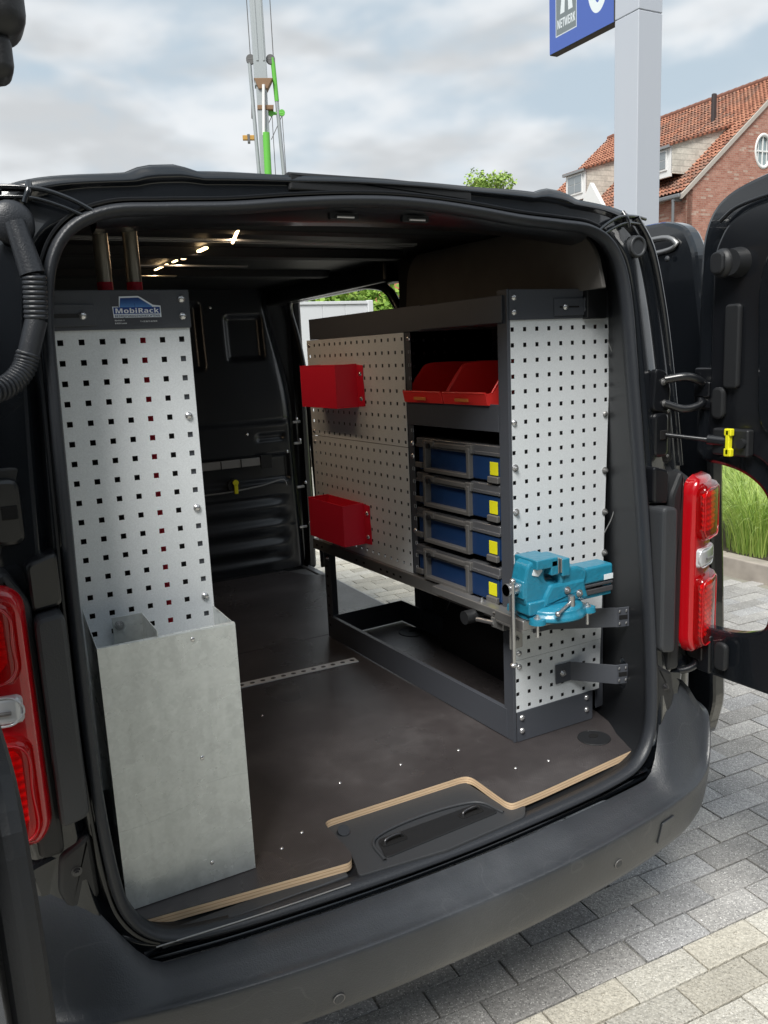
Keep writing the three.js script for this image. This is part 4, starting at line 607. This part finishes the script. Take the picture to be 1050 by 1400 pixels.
// ================================================================== BEYOND THE VAN
{ // pylon with a blue sign
  const t = thing('sign_pylon', 'tall pale grey box pylon carrying a blue motorway network sign', 'sign', [7.9, 0, -7.05]);
  P('pylon_column', bx(7.66, 8.08, 0, 5.83, -7.29, -6.86, .012, 2), M.pylon, t); P('pylon_column', bx(7.66, 8.08, 5.836, 9.6, -7.29, -6.86, .012, 2), M.pylon, t);
  const c = document.createElement('canvas'); c.width = 512; c.height = 1024; const g = c.getContext('2d');
  g.fillStyle = '#4c66b4'; g.fillRect(0, 0, 512, 1024);
  // 1.55 m wide, 3.1 m high: 330 px per metre; the sign is read with its far end on the left
  g.fillStyle = '#788184'; g.fillRect(56, 560, 170, 400); g.strokeStyle = '#cfd6dc'; g.lineWidth = 5; g.strokeRect(56, 560, 170, 400);
  g.fillStyle = '#dfe6ea'; g.beginPath(); g.moveTo(122, 690); g.lineTo(140, 690); g.lineTo(128, 870); g.lineTo(92, 870); g.fill(); g.beginPath(); g.moveTo(148, 690); g.lineTo(166, 690); g.lineTo(196, 870); g.lineTo(160, 870); g.fill();
  g.fillStyle = '#4f8a5c'; g.fillRect(72, 770, 140, 12); g.fillStyle = '#dfe6ea'; g.font = 'bold 40px sans-serif'; g.textAlign = 'center'; const fit = (s, y, w) => { const k = w / g.measureText(s).width; g.save(); g.translate(141, y); g.scale(k, 1.35); g.fillText(s, 0, 0); g.restore(); };
  fit('NETWERK', 930, 150); fit('SCHOON', 672, 140);
  g.strokeStyle = '#e4ecee'; g.lineWidth = 42; g.lineCap = 'round'; g.beginPath(); g.ellipse(392, 770, 66, 160, 0, .35, Math.PI * 1.75); g.stroke();
  const ct = new THREE.CanvasTexture(c); ct.colorSpace = THREE.SRGBColorSpace;
  const b = P('sign_box', bx(7.66, 7.80, 5.82, 8.92, -8.62, -7.295, .01, 2), S({ c: [.05, .05, .05], roughness: .5 }), t);
  const f = new THREE.Mesh(new THREE.PlaneGeometry(1.31, 3.08), S({ map: ct, roughness: .3 })); f.name = 'sign_face'; f.rotation.y = -Math.PI / 2; f.position.set(7.655 - 7.9, 7.37, -7.9575 + 7.05); b.add(f);
}
{ // brick house
  const C0 = new THREE.Vector3(24.6, 7.25, -21.3), U = new THREE.Vector3(.041, 0, -.999), V = new THREE.Vector3(.999, 0, .041);
  const w = (u, v, y) => [C0.x + U.x * u + V.x * v, C0.y + y, C0.z + U.z * u + V.z * v];
  const mat = new THREE.Matrix4().makeBasis(V, new THREE.Vector3(0, 1, 0), U.clone().negate()).setPosition(C0); // x = v, y, z = -u
  const hb = (v0, v1, y0, y1, u0, u1, r = .01) => bx(v0, v1, y0, y1, -u1, -u0, r).applyMatrix4(mat);
  const t = thing('brick_house', 'red brick house with orange tiled roof and two dormers', 'house', [C0.x + 5.5, 0, C0.z - 5]);
  const brick = S({ roughness: .9, map: tex(1024, [2.4, 2.4], (u, v) => { const row = Math.floor(v * 32), fx = u * 10 + (row % 2) * .5, bi = Math.floor(fx), a = fx - bi, b = v * 32 - row; const jt = a < .035 || b < .12; const k = hash(bi % 10, row, 5), n = fbm(u, v, 80, 2, 3); if (jt) return mul([.36, .30, .25], .8 + .3 * n); let q = mix([.33, .135, .095], [.44, .23, .175], k); if (k > .93) q = [.45, .31, .25]; return mul(q, .75 + .5 * n); }) });
  const B = 5.6, H = 4.55, LEN = 10.8, sl = H / B;
  P('wall', hb(0, .3, -7.25, -.1, .0, LEN, .01), brick, t);
  const gs = poly([[0, -7.25], [2 * B, -7.25], [2 * B, -.05], [B, H - .12], [0, -.05]]); const wh = new THREE.Path(); wh.absellipse(3.95, 1.45, .46, .62, 0, 6.2832, true); gs.holes.push(wh);
  P('gable_wall', ext(gs, .35, 0, 24).translate(0, 0, -.35).applyMatrix4(mat), brick, t);
  P('gable_wall', ext(poly([[0, -7.25], [2 * B, -7.25], [2 * B, -.05], [B, H - .12], [0, -.05]]), .3).translate(0, 0, -LEN).applyMatrix4(mat), brick, t);
  P('wall', hb(2 * B - .3, 2 * B, -7.25, -.1, 0, LEN), brick, t);
  const rw = P('round_window', new THREE.TorusGeometry(.5, .06, 8, 40).scale(.88, 1.2, 1).translate(3.95, 1.45, -.02).applyMatrix4(mat), M.white, t);
  P('pane', new THREE.CircleGeometry(.5, 30).scale(.88, 1.2, 1).translate(3.95, 1.45, -.08).applyMatrix4(mat), S({ c: [.30, .36, .37], roughness: .08, metalness: .2 }), rw);
  P('glazing_bar', [hb(3.925, 3.975, .87, 2.05, .03, .08), hb(3.5, 4.4, 1.42, 1.48, .03, .08), hb(3.7, 3.73, .95, 1.95, .035, .075), hb(4.17, 4.2, .95, 1.95, .035, .075)], M.white, rw);
  // roof: deck plus pantiles
  const roof = P('roof', [ext(poly([[-.25, -.24], [B, H - .05], [B, H - .17], [-.25, -.36]]), LEN - .1).translate(0, 0, -LEN + .05).applyMatrix4(mat), ext(poly([[B, H - .05], [2 * B + .25, -.24], [2 * B + .25, -.36], [B, H - .17]]), LEN - .1).translate(0, 0, -LEN + .05).applyMatrix4(mat)], S({ c: [.10, .04, .025], roughness: .9 }), t);
  const L = Math.hypot(B + .25, H + .2), nr = 30, nc = 58, tw = LEN / nc, tl = L / nr;
  const tile = grid(6, 2, (u, v) => [(v - .03) * tl * 1.08, .055 * (1 - v) + .035 * Math.sin(u * 6.283 - .6), -u * tw]);
  const tm = S({ c: [1, 1, 1], roughness: .85 }), tiles = new THREE.InstancedMesh(tile, tm, nr * nc), m4 = new THREE.Matrix4(), col = new THREE.Color(), rot = new THREE.Matrix4().makeRotationZ(Math.atan2(H + .2, B + .25));
  let k = 0; for (let r = 0; r < nr; r++) for (let c = 0; c < nc; c++) { const f = r / nr; m4.makeTranslation(-.25 + f * (B + .25), -.22 + f * (H + .2) + .02, -c * tw).premultiply(mat).multiply(rot); tiles.setMatrixAt(k, m4); const q = hash(r, c, 3), p = fbm(r / 30, c / 58, 6, 3, 9); let cc = mix([.29, .115, .07], [.43, .20, .125], q); if (p < .5) cc = mix(cc, [.15, .11, .09], .7 * hash(r, c, 8)); if (hash(r, c, 12) > .93) cc = mul(cc, .6); tiles.setColorAt(k++, col.setRGB(...cc)); }
  tiles.name = 'roof_tiles'; tiles.userData.kind = 'stuff'; tiles.position.set(-(C0.x + 5.5), 0, -(C0.z - 5)); tiles.castShadow = tiles.receiveShadow = true; roof.add(tiles); 
  P('ridge', Array.from({ length: 30 }, (_, i) => cyl(.13, .11, LEN / 30 * 1.06, 10).rotateX(Math.PI / 2).translate(B, H + .03, -LEN / 30 * (i + .5)).applyMatrix4(mat)), S({ c: [.22, .10, .07], roughness: .9 }), roof);
  P('verge', ext(poly([[-.3, -.28], [B, H + .02], [B, H - .16], [-.3, -.46]]), .14).translate(0, 0, -.06).applyMatrix4(mat), S({ c: [.42, .38, .34], roughness: .8 }), roof);
  P('gutter', [hb(-.42, -.24, -.42, -.26, .0, LEN, .05), hb(-.40, -.30, -7, -.42, .28, .38, .04), hb(-.38, .0, -.5, -.38, .24, .4)], S({ c: [.20, .21, .22], roughness: .5, metalness: .3 }), t);
  // dormers: front with window, slate cheeks, tiled shed roof
  const slate = S({ roughness: .8, map: tex(256, [1.1, 1.1], (u, v) => { const r = Math.floor(v * 5), a = v * 5 - r, f = u * 3 + (r % 2) * .5; const k = hash(Math.floor(f) % 3, r, 4); return mul([.60, .57, .50], (a < .09 ? .6 : 1) * (.85 + .25 * k) * (.8 + .35 * fbm(u, v, 20, 3, 6))); }) });
  const dorm = (u0, u1, yb, yt) => {
    const d = P('dormer', hb(-.05, .05, yb - .12, yt, u0, u1), M.white, t);
    const vv = 3.15, ch = (u) => ext(poly([[0, yb], [0, yt], [vv, yt + .92], [vv, sl * vv], [yb / sl, yb]]), .06).translate(0, 0, -u - .06).applyMatrix4(mat);
    P('dormer_cheek', [ch(u0), ch(u1 - .06)], slate, d);
    P('dormer_roof', ext(poly([[-.18, yt + .02], [vv + .1, yt + 1.0], [vv + .1, yt + .9], [-.18, yt - .06]]), u1 - u0 + .2).translate(0, 0, -u1 - .1).applyMatrix4(mat), S({ c: [.32, .12, .07], roughness: .85, map: tex(128, [.24, .5], (u, v) => (.6 + .4 * Math.sin(u * 6.283)) * (v < .1 ? .5 : 1)) }), d);
    P('cheek_trim', ext(poly([[yb / sl - .1, yb - .06], [vv + .1, sl * vv + .06], [vv + .1, sl * vv - .02], [yb / sl - .02, yb - .12]]), .12).translate(0, 0, -u0 - .02).applyMatrix4(mat), S({ c: [.33, .33, .34], roughness: .6 }), d);
    const wn = P('window', hb(-.09, -.05, yb + .12, yt - .14, u0 + .14, u1 - .14), M.white, d);
    const n = 2, m = 2, uw = (u1 - u0 - .44) / n, hh = (yt - yb - .42) / m; for (let i = 0; i < n; i++) for (let j = 0; j < m; j++) P('pane', hb(-.105, -.092, yb + .2 + j * (hh + .03), yb + .2 + j * (hh + .03) + hh, u0 + .21 + i * (uw + .03), u0 + .21 + i * (uw + .03) + uw, .002), S({ c: [.26, .29, .31], roughness: .1 }), d);
    P('eaves_board', hb(-.2, -.06, yt - .10, yt + .0, u0 - .08, u1 + .08), S({ c: [.25, .26, .27], roughness: .6 }), d);
  };
  dorm(.82, 2.5, .62, 1.62); dorm(5.75, 7.05, .72, 1.80);
  P('porch_gable', ext(poly([[0, -1.4], [2.2, -1.4], [2.2, -.5], [1.1, 1.0], [0, -.5]]), .2).rotateY(-Math.PI / 2).applyMatrix4(new THREE.Matrix4().makeTranslation(-.45, 0, -5.8)).applyMatrix4(mat), M.white, t);
  P('roof_vent', [hb(3.75, 3.95, 3.0, 4.2, 2.35, 2.5, .05)], S({ c: [.05, .04, .04], roughness: .7 }), t);
}
{ // mobile crane far off
  const C = new THREE.Vector3(13.02, 0, -35.86), t = thing('mobile_crane', 'grey and lime green crane mast rising behind the van roof', 'crane', C.toArray());
  const mt = new THREE.Matrix4().makeRotationY(-.3538).setPosition(C), W = (g) => g.applyMatrix4(mt), r3 = (a, b, r, n = 8) => W(rod([a[0], a[1], a[2] || 0], [b[0], b[1], b[2] || 0], r, n));
  const steel = S({ c: [.36, .39, .40], roughness: .5, metalness: .3 }), green = S({ c: [.13, .48, .06], roughness: .45 }), dark = S({ c: [.12, .12, .12], roughness: .6 }), rust = S({ c: [.23, .14, .08], roughness: .8 });
  const pl = (x0, y0, x1, y1, w0, w1, d) => W(ext(poly([[x0 - w0, y0], [x0 + w0, y0], [x1 + w1, y1], [x1 - w1, y1]]), d, .03).translate(0, 0, -d / 2));
  P('mast_tip', [pl(.61, 13.6, .66, 25, .29, .27, .5), pl(.52, 14.6, .56, 25, .06, .06, .56), pl(.80, 14.6, .84, 25, .05, .05, .56)], steel, t);
  P('mast_base', [pl(.45, 0, .62, 13.9, .24, .24, .42)], steel, t);
  P('mast_head', [pl(.68, 13.45, .72, 13.9, .2, .42, .6), pl(.72, 12.6, .74, 12.8, .36, .36, .5)], rust, t);
  P('ram_rod', r3([.57, 11.5, .35], [.71, 13.6, .35], .07, 10), M.white, t); P('ram', r3([.42, 0, .35], [.68, 11.6, .35], .16, 14), green, t);
  P('stay_arm', [r3([.16, 14.6], [.24, 10, .1], .085), r3([.24, 10, .1], [.4, 4, .1], .085)], steel, t); P('stay_arm', [r3([1.24, 13.5], [1.36, 10], .085), r3([1.36, 10], [1.5, 3], .09)], steel, t);
  P('green_stay', r3([1.19, 14.8], [1.26, 13.0], .10), green, t);
  P('rope', [r3([.22, 14.9], [.24, 25], .022, 6), r3([1.23, 14.9], [1.29, 25], .022, 6), r3([1.0, 12.4], [.95, 4], .018, 6), r3([1.45, 12.4], [1.5, 4], .018, 6), r3([.55, 11.6], [1.0, 12.4], .018, 6), r3([.9, 11.4], [1.45, 12.4], .018, 6)], dark, t);
  P('pulley', [W(cyl(.2, .2, .16, 18).rotateX(1.57).translate(.22, 14.74, 0)), W(cyl(.2, .2, .16, 18).rotateX(1.57).translate(1.1, 14.74, 0)), r3([.1, 14.74], [1.25, 14.74], .09)], dark, t);
  P('spreader', [r3([.92, 12.5], [1.5, 12.5], .07), W(cyl(.14, .14, .12, 12).rotateX(1.57).translate(.96, 12.52, 0)), W(cyl(.14, .14, .12, 12).rotateX(1.57).translate(1.45, 12.52, 0))], green, t);
  P('ladder_bracket', [r3([.13, 13.0], [.09, 12.3], .025, 6), r3([.13, 13.0], [.27, 13.05], .025, 6), r3([.09, 12.3], [.24, 12.3], .025, 6)], dark, t);
  P('marker_lamp', [W(bx(-.38, .14, 11.38, 11.58, -.1, .1, .02))], S({ c: [.50, .28, .06], roughness: .5 }), t); P('lamp_bracket', W(bx(-.17, -.05, 11.25, 11.62, -.12, .12, .02)), dark, t);
}
function leafTree(name, label, cat, pos, h, rad, n, leaf, cols, seed, clumps = 14, crownY = .66, group) {
  const t = thing(name, label, cat, pos, group), r = rng(seed), tk = [];
  tk.push(rod(pos, [pos[0] + .1, pos[1] + h * .75, pos[2]], h * .022, 8, h * .008)); const cs = [];
  for (let i = 0; i < clumps; i++) { const a = r() * 6.28, e = (r() - .35) * 1.5, q = .45 + .5 * r(), c = [pos[0] + Math.cos(a) * Math.cos(e) * rad[0] * q, pos[1] + h * crownY + Math.sin(e) * rad[1] * q, pos[2] + Math.sin(a) * Math.cos(e) * rad[0] * q]; cs.push([c, rad[0] * (.22 + .26 * r())]); tk.push(rod([pos[0] + .05, pos[1] + h * (.35 + .3 * r()), pos[2]], c, h * .007, 5, h * .002)); }
  P('trunk', tk, S({ c: [.09, .07, .05], roughness: .95 }), t);
  const lg = new THREE.BufferGeometry(); lg.setAttribute('position', new THREE.Float32BufferAttribute([0, 0, 0, .5, .15, .5, 0, .05, 1.2, -.5, .15, .5].map((v) => v * leaf), 3)); lg.setIndex([0, 1, 2, 0, 2, 3]); lg.computeVertexNormals();
  const im = new THREE.InstancedMesh(lg, PH({ c: [1, 1, 1], roughness: .7, transmission: 0 }), n), m = new THREE.Matrix4(), e = new THREE.Euler(), q = new THREE.Quaternion(), col = new THREE.Color();
  for (let i = 0; i < n; i++) { const [c, R] = cs[Math.floor(r() * clumps)], a = r() * 6.28, z = r() * 2 - 1, d = R * Math.cbrt(.15 + .85 * r()) * (1 + .25 * (r() - .5)), s = Math.sqrt(1 - z * z); m.compose(new THREE.Vector3(c[0] + Math.cos(a) * s * d - pos[0], c[1] + z * d * .85 - pos[1], c[2] + Math.sin(a) * s * d - pos[2]), q.setFromEuler(e.set(r() * 6, r() * 6, r() * 6)), new THREE.Vector3().setScalar(.7 + .7 * r())); im.setMatrixAt(i, m); const k = r(); im.setColorAt(i, col.setRGB(...mix(cols[0], cols[1], k))); }
  im.name = 'crown'; im.userData.kind = 'stuff'; im.castShadow = im.receiveShadow = true; t.add(im); return t;
}
const G1 = [[.10, .22, .03], [.26, .40, .07]];
leafTree('birch_tree', 'light green tree top showing above the van roof', 'tree', [16.75, 0, -22.7], 8.0, [.95, 1.25], 3600, .085, [[.20, .34, .06], [.42, .56, .14]], 3, 18, .80);
leafTree('garden_shrub', 'yellow-green shrub between the sliding door and the brick house', 'shrub', [21.2, 0, -16.8], 3.6, [1.2, 1.3], 2400, .14, [[.10, .16, .03], [.22, .30, .06]], 8, 14, .6);
{ // what the side opening frames: white fence, hedge, far house
  const t = thing('white_fence', 'white panel fence seen through the side opening', 'fence', [5.2, 0, -11.2]);
  const wm = S({ c: [.72, .74, .76], roughness: .55 });
  for (let i = 0; i < 9; i++) P('fence_panel', bx(2.0 + i * .42, 2.415 + i * .42, .02, 2.50, -11.22, -11.18, .004), wm, t);
  P('fence_rail', bx(1.95, 5.8, 2.50, 2.55, -11.24, -11.16, .006), wm, t); P('fence_post', bx(5.78, 5.88, 0, 2.56, -11.25, -11.15, .01), wm, t);
  leafTree('hedge_shrub', 'bright green hedge shrub behind the white fence', 'shrub', [6.9, 0, -13.6], 3.0, [1.7, .9], 6500, .10, [[.12, .24, .02], [.28, .42, .06]], 21, 22, .72);
  leafTree('hedge_shrub', 'dark green hedge shrub beside the end of the white fence', 'shrub', [6.75, 0, -11.4], 2.3, [.8, .9], 3000, .09, [[.06, .13, .03], [.14, .24, .05]], 22, 14, .6);
  leafTree('garden_tree', 'dark green tree behind the hedge, left of the far red roof', 'tree', [8.2, 0, -19.5], 4.6, [1.7, 1.8], 4600, .14, [[.04, .08, .02], [.10, .16, .04]], 23, 14, .62);
  const h = thing('garden_house', 'far pale house with red tiled roof seen through the side opening', 'house', [13.5, 0, -26]);
  P('wall', bx(11.2, 17, 0, 3.3, -29, -24, .02), M.white, h); P('roof', ext(poly([[-.3, 3.2], [2.5, 5.6], [5.3, 3.2]]), 6.4).rotateY(Math.PI / 2).translate(10.9, 0, -24 + .0).translate(0, 0, .3), S({ c: [.36, .11, .07], roughness: .85 }), h); P('window', bx(12, 13, 1.2, 2.4, -24.02, -23.97, .01), S({ c: [.1, .12, .13], roughness: .1 }), h);
}
{ // across the street, behind the photographer: a long brick building, mirrored in the black paint
  const t = thing('street_building', 'long dark grey building across the street behind the photographer', 'building', [0, 0, 17]);
  const bk = S({ c: [.085, .09, .10], roughness: .9 });
  P('wall', bx(-34, 26, 0, 10.4, 16, 26, .05), bk, t); P('roof', ext(poly([[15.6, 10.3], [21, 14.2], [26.4, 10.3]].map((p) => [-p[0], p[1]])), 60.6).rotateY(Math.PI / 2).translate(-34.3, 0, 0), S({ c: [.06, .065, .07], roughness: .9 }), t);
  for (let i = 0; i < 28; i++) { const x = -31 + (i % 14) * 4.1, y = i < 14 ? 0 : 4.4; const w = P('window', bx(x, x + 1.3, 1.0 + y, 2.6 + y, 15.95, 16.02, .01), M.white, t); P('pane', bx(x + .1, x + 1.2, 1.1 + y, 2.5 + y, 15.93, 15.955, .005), S({ c: [.08, .09, .10], roughness: .1 }), w); }
}
scene.traverse((o) => { if (o.isMesh) { o.castShadow = true; o.receiveShadow = true; } });
renderer.render(scene, camera);
